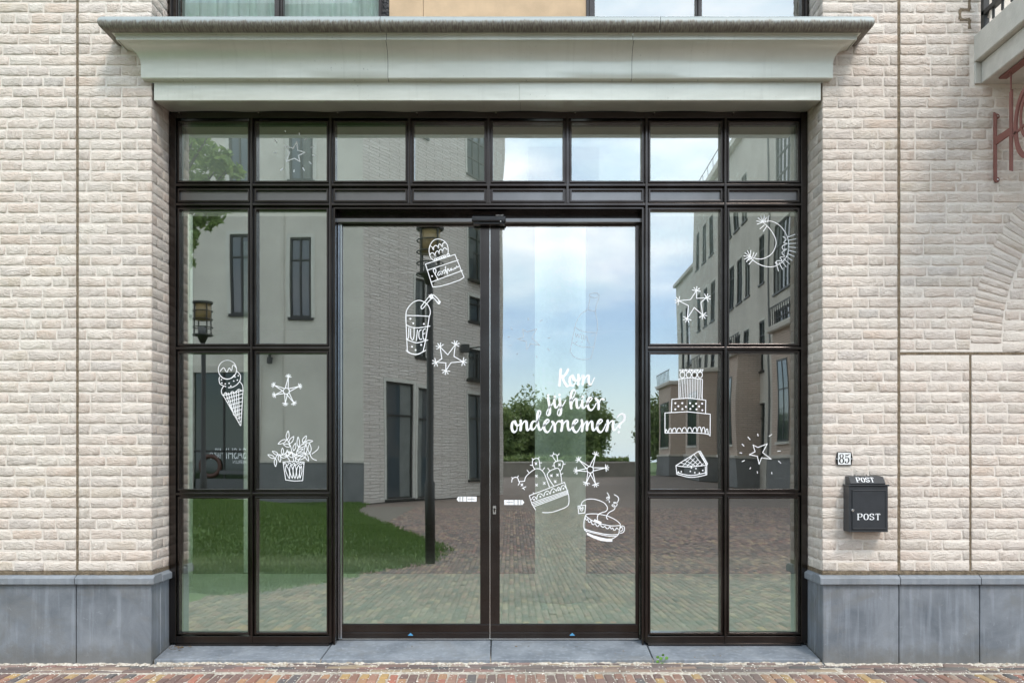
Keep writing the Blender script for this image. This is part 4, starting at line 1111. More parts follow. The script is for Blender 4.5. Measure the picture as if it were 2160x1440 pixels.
# star and bottle on the right door (pale against the mirrored sky)
ray_star(1030, 430, 4, SYd, 1.5, [(290,1055),(328,1080),(410,1053),(368,1130),(435,1193),(355,1178),(325,1228),(320,1160),(250,1140),(300,1122)], (((337,962),(339,978)),((436,992),(456,975)),((190,1042),(203,1060)),((163,1119),(180,1121)),((178,1195),(198,1190)),((242,1268),(250,1258)),((407,1280),(410,1298)),((500,1218),(516,1236)),((503,1129),(522,1129))), 'pale outlined star with rays left of the drawn bottle on the right door', 'vinyl_clear')
D = Draw(1030, 430, 4, SYd, 1.2)
D.circ((895, 770), 42, 20); D.line([(858,790),(840,885),(785,925),(745,990),(720,1090),(692,1240)]); D.line([(933,790),(905,905),(922,1000),(915,1090),(868,1300)])
D.line([(692,1240),(720,1285),(790,1312),(868,1300)]); D.line([(840,885),(870,900),(905,905)]); D.line([(733,1040),(800,1075),(915,1085)]); D.line([(706,1165),(790,1205),(900,1207)])
D.line([(735,1090),(745,1120),(755,1098),(765,1125),(778,1095)]); D.line([(790,1100),(788,1135)]); D.line([(805,1105),(802,1135),(798,1150)]); D.line([(815,1150),(820,1115),(835,1120),(840,1155),(850,1150)])
for a, b in (((735,1170),(755,1158)),((790,1160),(790,1172)),((848,1170),(858,1180)),((870,1115),(892,1102))): D.line([a, b], False)
D.done('bottle_sticker', 'pale drawing of a wine bottle marked wijn on the right door glass', 'sticker', GS, 'vinyl_clear')
# lettering
D = Draw(1070, 770, 8.308, SYd)
A_, B_ = 45, 18
for st in [
 [(938,75),(930,150),(922,250),(912,355)], [(1065,75),(1040,130),(1000,185),(965,215)], [(965,190),(985,260),(1020,330),(1050,368),(1085,358)],
 [(1150,178),(1105,210),(1092,290),(1120,350),(1162,355),(1190,290),(1180,220),(1150,180)], [(1150,185),(1165,250),(1210,272),(1245,215)],
 [(1245,170),(1250,250),(1240,340)], [(1242,340),(1270,260),(1310,190),(1332,185),(1335,240),(1320,335)], [(1320,335),(1350,250),(1400,182),(1428,190),(1425,260),(1440,328),(1470,335),(1500,280),(1528,225)],
 [(712,575),(725,620),(735,690),(748,780),(740,850),(712,878),(690,855),(700,800),(745,730),(790,675),(818,620)],
 [(825,605),(828,670),(845,735),(875,732),(905,680)],
 [(918,585),(925,650),(937,730),(942,800),(930,860),(903,878),(880,850),(892,790),(935,740),(975,700),(1022,620)],
 [(1105,620),(1150,570),(1190,490),(1186,440),(1160,430),(1130,470),(1112,560),(1110,660),(1122,752)], [(1122,745),(1150,640),(1188,592),(1215,605),(1215,680),(1232,742),(1265,742),(1300,665)],
 [(1318,615),(1312,680),(1325,745),(1355,742),(1390,690)], [(1390,690),(1440,640),(1485,590),(1475,562),(1445,568),(1412,620),(1410,700),(1435,768),(1480,782),(1520,740),(1560,665)],
 [(1550,580),(1582,620),(1602,680),(1600,765)], [(1602,690),(1625,620),(1655,592),(1690,600)],
 [(140,978),(95,1000),(78,1080),(95,1150),(135,1168),(170,1120),(165,1040),(135,980)], [(135,985),(155,1035),(195,1052),(240,1000)],
 [(235,970),(240,1050),(232,1135)], [(235,1130),(260,1040),(300,985),(335,990),(340,1050),(347,1120),(370,1135),(400,1090),(430,1030)],
 [(510,985),(460,982),(425,1030),(420,1095),(445,1128),(490,1090),(525,1010),(562,900),(588,830),(578,800),(552,802),(530,860),(530,960),(545,1060),(567,1128),(600,1122),(645,1050)],
 [(790,990),(820,1020),(835,1080),(832,1155)], [(835,1085),(868,1005),(905,978),(940,990)],
 [(960,970),(962,1060),(948,1145)], [(950,1140),(985,1030),(1030,978),(1060,990),(1060,1060),(1077,1130),(1110,1122),(1148,1055)],
 [(1305,965),(1320,1050),(1310,1150)], [(1310,1145),(1345,1040),(1383,988),(1400,1005),(1396,1130)], [(1396,1130),(1430,1030),(1468,982),(1490,1005),(1490,1080),(1510,1138),(1540,1120),(1575,1055)],
 [(1760,970),(1760,1060),(1738,1145)], [(1740,1140),(1780,1030),(1828,978),(1858,995),(1850,1070),(1865,1132),(1900,1118),(1945,1050)],
 [(1930,905),(1970,865),(2030,855),(2058,900),(2040,970),(1985,1020),(1958,1060),(1968,1090)]]:
    D.brush(st, A_, B_)
for dx in (0, 505, 932):
    D.brush([(640+dx,1060),(690+dx,1020),(733+dx,978),(722+dx,952),(690+dx,958),(655+dx,1010),(645+dx,1100),(675+dx,1158),(715+dx,1168),(760+dx,1110),(795+dx,1030)], A_, B_)
for c in ((718,525),(832,552),(915,520),(1325,552),(1955,1170)): D.dot(c, 24)
D.done('window_lettering', 'large white brush lettering Kom jij hier ondernemen? on the right door glass', 'lettering')
# cacti
D = Draw(1070, 950, 10.286, SYd, 1.6)
D.line([(600,400),(560,340),(545,240),(570,190),(630,165),(680,185),(700,260),(712,395)]); D.line([(915,785),(860,640),(800,490),(740,420),(680,390),(600,400),(480,485),(400,570),(375,660)])
D.line([(98,680),(105,620),(150,580),(205,580),(240,620),(255,665),(375,660)]); D.line([(255,665),(262,700),(238,745)])
D.line([(1000,755),(930,650),(870,540),(885,480),(960,420),(1075,380),(1120,400),(1155,490),(1185,680)])
D.line([(1040,380),(1020,330),(1020,260),(1100,220),(1190,220),(1212,270),(1190,380),(1150,440)]); D.line([(1060,235),(1000,150),(980,100),(1020,78),(1065,90),(1085,140),(1090,225)])
for a, b in (((540,170),(565,200)),((690,140),(672,180)),((500,312),(545,315)),((705,262),(745,262)),((432,425),(480,485)),((808,372),(765,425)),((880,380),(925,435)),((1262,285),(1215,300)),((980,330),(1020,325)),((1205,490),(1170,515)),((930,105),(975,112)),((1003,42),(1005,75)),((1128,65),(1085,115)),((95,575),(118,605)),((240,545),(220,580)),((325,815),(405,780)),((345,810),(375,845)),((560,910),(590,930))): D.line([a, b], False)
for c in ((622,280),(632,550),(635,745),(803,705),(1132,303),(957,540),(1090,525),(1040,670),(318,740)):
    D.line([(c[0]-22,c[1]-22),(c[0]+22,c[1]+22)], False); D.line([(c[0]+20,c[1]-24),(c[0]-18,c[1]+24)], False)
D.line([(478,975),(1240,685),(1300,860)], False); D.line([(478,975),(540,1170)], False); D.line([(540,1160),(575,1220),(615,1280)]); D.line([(1300,860),(1335,1000),(1335,1140),(1290,1210),(1150,1275),(950,1335),(765,1340)])
for q in range(4): D.line([(530+q*14,1125+q*30),(1320-q*5,858+q*28)], False, w=1.4)
D.line([(530,1060),(560,1005),(600,1000),(640,1055),(650,980),(700,930),(750,945),(795,985),(810,920),(860,875),(900,890),(930,940),(950,870),(990,820),(1040,845),(1065,880),(1080,830),(1110,790),(1140,820),(1160,870),(1170,790),(1215,750),(1260,790),(1295,840)])
for c in ((580,1060),(718,997),(865,943),(1008,895),(1112,855),(1218,822)): D.dot(c, 20)
D.done('cactus_sticker', 'white drawing of cacti in a patterned bowl low on the right door', 'sticker', GS)
D = Draw(1030, 740, 4, SYd, 1.7)
snow(D, (860, 1000), 27, [(905,875),(990,985),(905,1120),(828,1108),(748,1008),(765,918)], 28)
D.done('starburst_sticker', 'white six-armed star drawing right of the drawn cacti on the right door', 'sticker', GS)
# tea cup
D = Draw(1210, 1030, 12, SYd, 1.7)
D.line([(110,440),(305,415),(285,610),(130,630)], False, True); D.line([(205,580),(150,490),(165,470),(200,510),(225,468),(240,500),(205,580)])
D.line([(190,425),(220,340),(320,275),(470,262),(620,290),(760,350),(835,430),(855,500),(820,570),(700,610),(630,650),(600,720),(610,790)])
D.line([(850,105),(895,180),(905,250),(870,265),(835,235),(870,205),(890,250),(880,290),(820,300),(870,290),(910,320),(900,350)]); D.line([(1030,150),(1110,200),(1138,260),(1110,340),(1040,370),(1010,350),(1060,345),(1100,380),(1080,440),(1010,455),(970,415),(1010,405),(1050,460),(1020,530),(900,600),(840,680),(835,740),(865,775)])
D.line([(300,680),(340,645),(480,635),(640,645),(850,690),(1010,760),(1130,840),(1185,920),(1100,935),(950,940),(800,915),(650,880),(480,810),(370,740),(300,680)])
D.line([(300,680),(270,780),(260,900),(268,1010),(330,1090)]); D.line([(1185,920),(1160,1030),(1140,1130),(1090,1200),(980,1270)])
D.line([(270,1010),(400,1060),(600,1110),(800,1150),(1000,1165),(1140,1150)]); D.line([(275,1050),(400,1090),(600,1140),(800,1185),(980,1205),(1090,1195)])
D.line([(290,700),(310,780),(340,790),(355,760),(380,840),(420,845),(440,800),(460,880),(500,910),(545,880),(580,940),(620,950),(670,890),(700,950),(750,975),(790,950),(830,1000),(880,1005),(920,960),(950,1020),(990,990),(1010,1040),(1060,1040),(1090,990),(1130,1030)])
D.line([(1180,990),(1220,940),(1275,960),(1290,1020),(1260,1100),(1190,1120),(1150,1110)]); D.line([(1180,1000),(1215,975),(1245,1010),(1235,1050),(1190,1075)])
D.fill([(530,770),(705,840),(700,885),(505,815)]); D.fill([(335,1105),(500,1180),(680,1230),(830,1260),(980,1265),(980,1340),(850,1340),(680,1315),(500,1250),(335,1165)])
D.done('teacup_sticker', 'white drawing of a steaming teacup with a heart tea tag on the right door', 'sticker', GS)
# cake
D = Draw(1350, 760, 3.892, SYw, 1.7)
D.line([(320,305),(320,150),(420,142),(512,155),(510,320)], False); D.line([(258,420),(262,318),(400,308),(540,325),(538,430)], False)
D.line([(205,595),(205,430),(390,420),(577,440),(575,620)], False); D.line([(205,595),(400,592),(520,598),(573,610)])
for k in range(13): D.line([(338+k*13.2, 152),(330+k*14.2, 305+(k % 3)*5)], False, w=1.2)
D.line([(208,592),(215,565),(230,590),(240,562),(255,560),(262,590),(272,560),(290,556),(300,588),(310,560),(330,556),(345,585),(352,558),(372,552),(388,585),(396,556),(415,552),(430,585),(440,556),(460,552),(468,585),(478,552),(495,548),(505,590),(512,555),(528,552),(535,595),(545,565),(555,565),(560,600)])
for c in ((290,350),(347,350),(411,350),(461,354),(510,354),(315,375),(377,379),(434,374),(485,377),(290,400),(348,398),(413,397),(464,401),(512,408)): D.dot(c, 8)
for cx in (348, 400, 447, 492):
    D.circ((cx, 118), 20, 24); D.leaf((cx-2, 98), (cx-22, 75), 7); D.leaf((cx+2, 96), (cx+26, 74), 7); D.line([(cx, 98),(cx+4, 72)], False)
D.done('cake_sticker', 'white drawing of a three-tier cake with strawberries in the right side window', 'sticker', GS)
D = Draw(1350, 760, 3.892, SYw, 1.7)
D.line([(295,862),(480,745),(545,850)], False); D.line([(295,862),(400,872),(548,858)]); D.line([(295,862),(302,930)], False); D.line([(302,932),(420,958),(545,938)]); D.line([(300,918),(420,942),(548,918)]); D.line([(548,855),(548,935)], False); D.line([(536,870),(538,930)], False)
for k in range(8): D.circ((492+k*7.8, 752+k*13.5), 8)
for k in range(5): D.line([(330+k*38, 838-k*22),(420+k*30, 866-k*4)], False, w=1.2)
for k in range(5): D.line([(350+k*36, 866),(425+k*24, 788+k*14)], False, w=1.2)
for c in ((315,914),(339,911),(413,909),(450,919),(422,880),(459,886),(515,901),(487,922)): D.dot(c, 6)
D.done('pie_sticker', 'white drawing of a slice of lattice pie in the right side window', 'sticker', GS)
ray_star(1350, 760, 3.892, SYw, 1.7, [(928,692),(968,713),(1045,683),(1007,755),(1078,808),(998,798),(978,850),(963,785),(898,772),(945,748)], (((966,602),(970,618)),((1060,622),(1082,606)),((886,628),(903,648)),((838,685),(853,701)),((820,757),(835,759)),((838,828),(858,820)),((903,888),(908,878)),((963,911),(965,924)),((1081,917),(1082,928)),((1137,824),(1156,842)),((1130,743),(1152,743))), 'white outlined star with rays in the outermost right window, right of the drawn pie')
# door arrows: small white push stickers
for lab, s_, x0, y0 in (('small white arrow sticker pointing left beside the middle door stile', -1, 963, 1047), ('small white arrow sticker pointing right beside the middle door stile', 1, 1106, 1059-5)):
    D = Draw(0, 0, 1, SYd, 1); h = 5.2; y0 += 5
    segs = [(0, 6.5), (8, 12.5), (14, 21), (22.2, 32), (32.8, 42.5)]
    for i, (a, b) in enumerate(segs):
        xa, xb = x0-s_*a, x0-s_*b
        if i == 0: D.fill([(xa, y0), (xa-s_*4, y0-h), (xb, y0-h), (xb, y0+h), (xa-s_*4, y0+h)])
        else: D.fill([(xa, y0-h), (xb, y0-h), (xb, y0+h), (xa, y0+h)])
    o = D.done('arrow_sticker', lab, 'sticker', 'arrow stickers by the door stiles')
    D2 = Draw(0, 0, 1, SYd-.0002, .8)
    for k in range(6): D2.line([(x0-s_*(24+k*2.4), y0-.5), (x0-s_*(25.4+k*2.4), y0+.4)], False, w=.9)
    D2.done('print', None, None, None, 'enamel_black', o)

# ------------------------------------------------------------------ mailbox and house number
mbx = empty('mailbox', (PX(1825), 0, PZ(1122)), 'dark grey metal mailbox marked POST on the brick pier under number 85', 'mailbox')
mx0, mx1, my = 2.325, 2.602, -.112
mz0, mz1 = .938, 1.262
MB().box(mx0+.004, mx1-.004, my, -.001, mz0, mz1-.008).build('box_body', M['black_box'], mbx, bevel=.003)
MB().box(mx0-.001, mx1+.004, my-.007, -.0005, mz1-.008, mz1+.003).build('rim', M['black_box'], mbx, bevel=.003)
door = MB().box(mx0+.026, mx1-.022, my-.005, my-.0005, mz0+.022, mz1-.036).build('door', M['black_box'], mbx, bevel=.0015)
ring(mx0+.024, mx1-.020, mz0+.020, mz1-.034, my-.009, my-.0008, .005, 'door_rim', mbx, 'black_box')
MB().tube([(mx0+.026, my-.003, mz0+.150), (mx0+.026, my-.014, mz0+.150)], .0095, 16).build('lock', M['chrome'], mbx, bevel=.001)
MB().box(mx0+.006, mx1-.006, my-.004, my, mz0, mz0+.006).build('bottom_lip', M['black_box'], mbx, bevel=.001)
lidp = [(mx0+.016, -.002, mz1+.003), (mx0+.016, my+.012, mz1+.003), (mx0+.016, my+.006, mz1+.010), (mx0+.016, my+.045, mz1+.055), (mx0+.016, -.002, mz1+.062)]
lid = MB().prism(lidp, (mx1-mx0-.034, 0, 0)).build('lid', M['black_box'], mbx, bevel=.002)
GL = {'P': [[(0,0),(0,10)],[(-1.2,0),(1.6,0)],[(-1.2,10),(1.6,10)],[(0,0),(3.6,0),(4.6,2.6),(3.6,5.2),(0,5.2)]],
      'O': [[(2.5,0),(.6,1.5),(0,5),(.6,8.5),(2.5,10),(4.4,8.5),(5,5),(4.4,1.5),(2.5,0)]],
      'S': [[(4.4,2.6),(3.6,.5),(1.6,0),(.2,1.8),(.8,4),(3.4,5.4),(4.6,7.4),(3.6,9.6),(1.6,10),(.2,7.8)],[(4.5,0),(4.5,2.8)],[(.1,7.6),(.1,10)]],
      'T': [[(2.5,0),(2.5,10)],[(0,.1),(5,.1)],[(.1,0),(.1,2)],[(4.9,0),(4.9,2)],[(1.3,10),(3.7,10)]]}
def word(name, parent, text, fn, w, adv=7.0):
    mb = MB(); x = 0; lift = 0
    for ch in text:
        for st in GL[ch]:
            thick = 1.35 if (len(st) == 2 and st[0][0] == st[1][0] and abs(st[1][1]-st[0][1]) > 5) or len(st) > 4 else .9
            P = catmull(st, False, 5) if len(st) > 2 else [Vector(st[0]), Vector(st[1])]
            b = len(mb.v); lift += .00002
            for i, p in enumerate(P):
                t = P[min(i+1, len(P)-1)]-P[max(i-1, 0)]; t.normalize(); nn = Vector((-t.y, t.x))*thick/2
                if len(st) > 4: nn *= (.55+.55*abs(t.y))
                for q in (p+nn, p-nn):
                    v = fn(x+q.x, q.y); mb.v.append((v[0], v[1]-lift, v[2]))
            for i in range(len(P)-1): mb.f.append((b+2*i, b+2*i+1, b+2*i+3, b+2*i+2))
        x += adv
    return mb.build(name, M['post_white'], parent)
def fd(u, v): return (2.389+u*.0058, my-.0056, 1.064-v*.0041)
word('post_lettering', mbx, 'POST', fd, 1)
ly0, lz0_ = my+.006, mz1+.010; dyl, dzl = .039, .045
def fl_(u, v):
    s = .88 - v/10*.66; return (2.392+u*.0045, ly0+dyl*s-.0012, lz0_+dzl*s+.0008)
word('post_lettering', mbx, 'POST', fl_, 1)
hn = empty('house_number', (PX(1780), -.01, PZ(967)), 'small white enamel house number plate 85 with black edges above the mailbox', 'number plate')
nx0, nx1, nz0_, nz1_ = PX(1764), PX(1796), PZ(981), PZ(953)
def plate2(name, x0, x1, z0, z1, y0, y1, tip, mat):
    zc = (z0+z1)/2; return MB().prism([(x0, y0, z0), (x1, y0, z0), (x1+tip, y0, zc), (x1, y0, z1), (x0, y0, z1), (x0-tip, y0, zc)], (0, y1-y0, 0)).build(name, M[mat], hn, bevel=.001)
plate2('plate', nx0+.004, nx1-.004, nz0_, nz1_, -.010, -.001, .010, 'enamel_black')
MB().box(nx0+.009, nx1-.009, -.0115, -.0102, nz0_+.0045, nz1_-.0045).build('plate_face', M['enamel'], hn, bevel=.0005)
D = Draw(1740, 930, 6.857, -.0118, 1)
def num(pts, closed, A, B):
    P = [D.P(p) for p in catmull(pts, closed, 8)]; k = 1/D.sc/sc_(D.Y)
    D.ribbon(P, lambda i, t: (B+(A-B)*abs(t.y)**1.6)*k, closed)
num([(242,188),(222,200),(222,228),(242,248),(262,228),(262,200)], True, 17, 6)
num([(242,248),(218,262),(216,298),(242,318),(268,298),(266,262)], True, 20, 6)
num([(305,190),(300,248)], False, 7, 6) if False else D.line([(304,192),(299,246)], False, w=.9)
num([(299,246),(318,234),(340,248),(346,280),(330,312),(305,316),(296,298)], False, 19, 6); D.dot((300,297), 9)
num([(302,196),(325,202),(350,190)], False, 10, 13)
D.done('digits', None, None, None, 'enamel_black', hn)
for X in (nx0+.001, nx1-.001): MB().tube([(X, -.010, PZ(967)), (X, -.0125, PZ(967))], .0035, 10).build('screw', M['post_white'], hn)

# dry leaf litter blown into the corners of the threshold
mb = MB(); lr = random.Random(5)
for i in range(60):
    if i < 34: x, y = XL+.03+abs(lr.gauss(0, .07)), .30-abs(lr.gauss(0, .03))
    elif i < 50: x, y = lr.uniform(XL+.1, XR-.1), .30-abs(lr.gauss(0, .012))
    else: x, y = lr.uniform(XL, XR), lr.uniform(.04, .28)
    z = .030+(y-.02)/.48*.058+.001; L_ = lr.uniform(.004, .016); a = lr.uniform(0, 3.14); c_, s_ = math.cos(a), math.sin(a); w_ = L_*lr.uniform(.15, .5); u_ = lr.uniform(.001, .007)
    mb.poly([(x-L_*c_, y-L_*s_, z), (x+w_*s_, y-w_*c_, z+u_), (x+L_*c_, y+L_*s_, z+u_*.5), (x-w_*s_, y+w_*c_, z+u_*.3)])
lit = link('leaf_litter', mb.mesh('litter', fix=False), simple('dry_litter', (.20, .14, .08), .9, var=.5, vscale=40), None); tag(lit, 'bits of dry leaf and grit lying on the threshold under the frames', None, kind='stuff')

# ------------------------------------------------------------------ little weed in the joint
wd = empty('weed', (PX(1394, .02), .005, .005), 'small green weed growing in the joint in front of the threshold', 'plant')
wx, wy = PX(1397, 0), -.01
for (px_, py_, r_) in ((1387, 1384.5, .0115), (1393.5, 1387.5, .013), (1398.5, 1380, .0105), (1406, 1386.5, .013), (1387, 1394, .012)):
    X, Z = PX(px_, -.01), PZ(py_, -.01); MB().tube([(wx, wy, .0), ((wx+X)/2, wy, Z*.6), (X, wy+.002, Z)], .0014, 5).build('stem', M['weed'], wd)
    mb = MB(); a0 = random.uniform(0, 6); n = 10; vs = [(X+r_*math.cos(2*math.pi*k/n)*(1.0), wy-.004+.006*math.sin(2*math.pi*k/n+a0), Z+r_*.85*math.sin(2*math.pi*k/n)) for k in range(n)]
    b = [(X, wy-.008, Z)] + vs; mb.v = b; mb.f = [(0, 1+k, 1+(k+1) % n) for k in range(n)]
    mb.build('leaf', M['weed'], wd, smooth=True)

# ================================================================== the place across the street, seen in the glass
def far_window(parent, M4, x0, x1, z0, z1, bars=(1, 2), sill=True, recess=.14):
    """window in local wall coords (x along wall, y outwards negative), placed by M4"""
    f = rotated(MB().box(x0, x0+.07, .02-recess*0, .10, z0, z1).box(x1-.07, x1, .02, .10, z0, z1).box(x0+.07, x1-.07, .02, .10, z0, z0+.07).box(x0+.07, x1-.07, .02, .10, z1-.07, z1), M4)
    fo = f.build('window', M['far_frame'], parent)
    mb = MB(); nx, nz = bars
    for i in range(1, nx+1):
        X = x0+(x1-x0)*i/(nx+1); mb.box(X-.03, X+.03, .03, .09, z0+.07, z1-.07)
    for j in range(1, nz+1):
        Z = z0+(z1-z0)*(.72 if nz == 1 else j/(nz+1)); mb.box(x0+.07, x1-.07, .028, .088, Z-.025, Z+.025)
    if mb.v: rotated(mb, M4).build('glazing_bars', M['far_frame'], fo)
    rotated(MB().box(x0+.05, x1-.05, .085, .10, z0+.05, z1-.05), M4).build('pane', M['glass_far'], fo)
    if random.random() < .55:
        w_ = (x1-x0)*random.uniform(.2, .42); a_ = x0+.07 if random.random() < .5 else x1-.07-w_
        rotated(MB().box(a_, a_+w_, .0805, .0845, z0+.07, z1-.07), M4).build('curtain', M['far_curtain'], fo)
    rotated(MB().box(x0-.13, x0-.003, -.022, .002, z0, z1+.13).box(x1+.003, x1+.13, -.022, .002, z0, z1+.13).box(x0-.003, x1+.003, -.022, .002, z1+.003, z1+.13), M4).build('surround', M['stucco_light'], fo)
    if sill: rotated(MB().box(x0-.08, x1+.08, -.08, .12, z0-.10, z0-.005), M4).build('sill', M['far_frame'], fo)
def wall_with_holes(parent, M4, x0, x1, z0, z1, holes, mat, depth=.35, name='wall'):
    xs = sorted(set([x0, x1]+[h[0] for h in holes]+[h[1] for h in holes])); zs = sorted(set([z0, z1]+[h[2] for h in holes]+[h[3] for h in holes]))
    mb = MB(); idx = {}
    def vid(x, z, y=0):
        k = (x, z, y)
        if k not in idx: idx[k] = len(mb.v); mb.v.append((x, y, z))
        return idx[k]
    for i in range(len(xs)-1):
        for j in range(len(zs)-1):
            cx, cz = (xs[i]+xs[i+1])/2, (zs[j]+zs[j+1])/2
            if any(h[0] < cx < h[1] and h[2] < cz < h[3] for h in holes): continue
            mb.f.append((vid(xs[i], zs[j]), vid(xs[i+1], zs[j]), vid(xs[i+1], zs[j+1]), vid(xs[i], zs[j+1])))
    for h in holes:
        a, b, c, d = h
        for q in (((a, c), (a, d)), ((b, d), (b, c)), ((a, d), (b, d)), ((b, c), (a, c))):
            (p1, p2) = q; mb.poly([(p1[0], 0, p1[1]), (p2[0], 0, p2[1]), (p2[0], .11, p2[1]), (p1[0], .11, p1[1])])
    mb.poly([(x0, depth, z0), (x1, depth, z0), (x1, depth, z1), (x0, depth, z1)])
    mb.poly([(x0, 0, z1), (x1, 0, z1), (x1, depth, z1), (x0, depth, z1)])
    mb.v = [tuple(M4 @ Vector(p)) for p in mb.v]
    me = mb.mesh(name, fix=False); return link(name, me, M[mat], parent)
GZ = -.18
# --- stucco building straight across on the left (faces us): local x runs to world -X, outward = +Y
S1 = F/32.3; YS = ZY(32.3)
MS = Matrix(((-1, 0, 0, 0), (0, -1, 0, YS), (0, 0, 1, 0), (0, 0, 0, 1)))
def sxw(px): return -(px-1080)/S1
def szw(py): return H+(965-py)/S1
sb = empty('stucco_building', (-9, YS, GZ), 'grey stucco building with tall dark windows mirrored in the left panes', 'building')
wins = [(sxw(532), sxw(485), szw(662), szw(495)), (sxw(657), sxw(613), szw(668), szw(500)), (sxw(526), sxw(483), szw(385), szw(230)), (sxw(660), sxw(611), szw(380), szw(215)),
        (sxw(400), sxw(350), szw(665), szw(497)), (sxw(290), sxw(245), szw(665), szw(497))]
shop = (sxw(538), sxw(404), GZ+.25, szw(785))
wall_with_holes(sb, MS, sxw(765), sxw(-200), GZ, 17.5, wins+[shop], 'stucco')
for w_ in wins: far_window(sb, MS, *w_, bars=(1, 1))
rotated(MB().box(sxw(765), shop[0]-.02, -.07, .0, GZ, szw(976)).box(shop[1]+.02, sxw(-200), -.07, .0, GZ, szw(976)), MS).build('plinth', M['dark_plinth'], sb)
rotated(MB().box(sxw(765), shop[0]-.02, -.10, .0, szw(976), szw(971)).box(shop[1]+.02, sxw(-200), -.10, .0, szw(976), szw(971)), MS).build('plinth_cap', M['stucco_warm'], sb)
rotated(MB().box(shop[0]-.25, shop[0], -.06, .0, GZ, shop[3]+.25).box(shop[1], shop[1]+.25, -.06, .0, GZ, shop[3]+.25).box(shop[0], shop[1], -.06, .0, shop[3], shop[3]+.25), MS).build('shop_surround', M['stucco_warm'], sb)
shp = rotated(MB().box(shop[0], shop[1], .10, .12, shop[2], shop[3]), MS).build('shop_window', simple('dark_shop_glass', (.012, .022, .010), .06, spec=1), sb)
rotated(MB().box(shop[0], shop[1], .05, .10, shop[2]+1.55, shop[2]+1.62).box((shop[0]+shop[1])/2-.03, (shop[0]+shop[1])/2+.03, .05, .10, shop[2], shop[3]), MS).build('glazing_bars', M['far_frame'], shp)
def txt(name, body, size, loc, rot, mat, parent, ext=.006, sx=1.0):
    cu = bpy.data.curves.new(name, 'FONT'); cu.body = body; cu.size = size; cu.extrude = ext; cu.align_x = 'LEFT'; cu.space_character = 1.0
    o = bpy.data.objects.new(name, cu); COL.objects.link(o); o.location = loc; o.rotation_euler = rot; o.scale = (sx, 1, 1)
    dg = bpy.context.evaluated_depsgraph_get(); me = bpy.data.meshes.new_from_object(o.evaluated_get(dg)); bpy.data.objects.remove(o)
    q = link(name, me, M[mat], parent); q.location = Vector(loc)-Vector((0, 0, 0)); q.rotation_euler = rot; q.scale = (sx, 1, 1)
    return q
# lettering reads correctly to someone standing in the street; rotation turns it to face +Y
XW = lambda px: (px-1080)/S1
txt('shop_lettering', 'SASHIMI!', .56, (XW(521), YS-.085, szw(969)), (R(90), 0, R(180)), 'white', shp, sx=.55)
txt('shop_lettering', 'HEERLEN', .17, (XW(521), YS-.085, szw(979)), (R(90), 0, R(180)), 'white', shp, sx=.75)
txt('shop_lettering', '68', .36, (XW(455), YS-.085, szw(970)), (R(90), 0, R(180)), 'white', shp, sx=.8)
# round red display and shelf in the shop window
mb = MB(); n = 28
for i in range(n):
    a = 2*math.pi*i/n
    for k in range(8):
        b = 2*math.pi*k/8; rr = .36+.075*math.cos(b); mb.v.append((XW(441)+rr*math.cos(a), YS-.02+.05*math.sin(b), szw(985)+rr*math.sin(a)))
for i in range(n):
    for k in range(8): mb.f.append((i*8+k, ((i+1) % n)*8+k, ((i+1) % n)*8+(k+1) % 8, i*8+(k+1) % 8))
rg = mb.build('ring_display', simple('orange_red_ring', (.075, .028, .018), .5), None, smooth=True); tag(rg, 'round orange-red ring display in the shop window across the street', 'display')
mb = MB().box(XW(522), XW(462), YS-.05, YS+.02, szw(994), szw(1002)).box(XW(522), XW(410), YS-.05, YS+.02, szw(1012), szw(1040))
ct = mb.build('shop_counter', simple('counter_grey', (.10, .10, .10), .5), None); tag(ct, 'grey counter under the shop window across the street', 'counter')
wl = empty('wall_lamp', (XW(575), YS+.3, szw(745)), 'small floodlight box on an arm on the grey stucco wall across the street', 'lamp')
MB().box(XW(575)-.25, XW(575)+.25, YS+.05, YS+.55, szw(744), szw(727)).build('lamp_box', M['dark_plinth'], wl, bevel=.03)
MB().tube([(XW(575), YS+.02, szw(756)), (XW(575), YS+.3, szw(757)), (XW(575), YS+.32, szw(745))], .05, 8).tube([(XW(575), YS+.3, szw(756)), (XW(575), YS+.33, szw(768))], .10, 8).build('bracket', M['far_frame'], wl)
ln = MB().box(XW(600)-.02, XW(600)+.02, YS+.002, YS+.03, szw(970), szw(240)).build('downpipe', M['stucco_warm'], sb)

# --- brick wing: wall from A to B receding
A = Vector((-5.3, ZY(32.3), 0)); B = Vector((-.43, ZY(40.9), 0)); dW = (B-A); LW = dW.length; dW.normalize(); nW = Vector((-dW.y, dW.x, 0))   # outward normal towards +X,+Y
MWg = Matrix(((-dW.x, -nW.x, 0, B.x), (-dW.y, -nW.y, 0, B.y), (0, 0, 1, 0), (0, 0, 0, 1)))  # local x: from B to A
if nW.y < 0: raise Exception('normal')
def wt(px):      # photo column -> local x and depth
    k = (px-1080)/1920; t = (k*32.3+5.3)/(4.87-k*8.6); return (1-t)*LW, 32.3+8.6*t
def bw(px0, px1, y0, y1):
    a, za = wt(px1); b, zb = wt(px0); zm = (za+zb)/2; return (a, b, H+(965-y1)*zm/F, H+(965-y0)*zm/F)
bb = empty('brick_building', tuple(A), 'whitewashed brick building wing mirrored in the left door, behind the lamp post', 'building')
bwins = [bw(813, 870, 806, 1052), bw(880, 908, 818, 1050), bw(876, 897, 586, 752), bw(988, 1030, 470, 592), bw(988, 1030, 628, 680), bw(988, 1030, 738, 800), bw(988, 1030, 832, 1010), bw(985, 1028, 262, 378), bw(872, 898, 225, 285)]
wall_with_holes(bb, MWg, 0, LW, GZ, 21, bwins, 'farbrick')
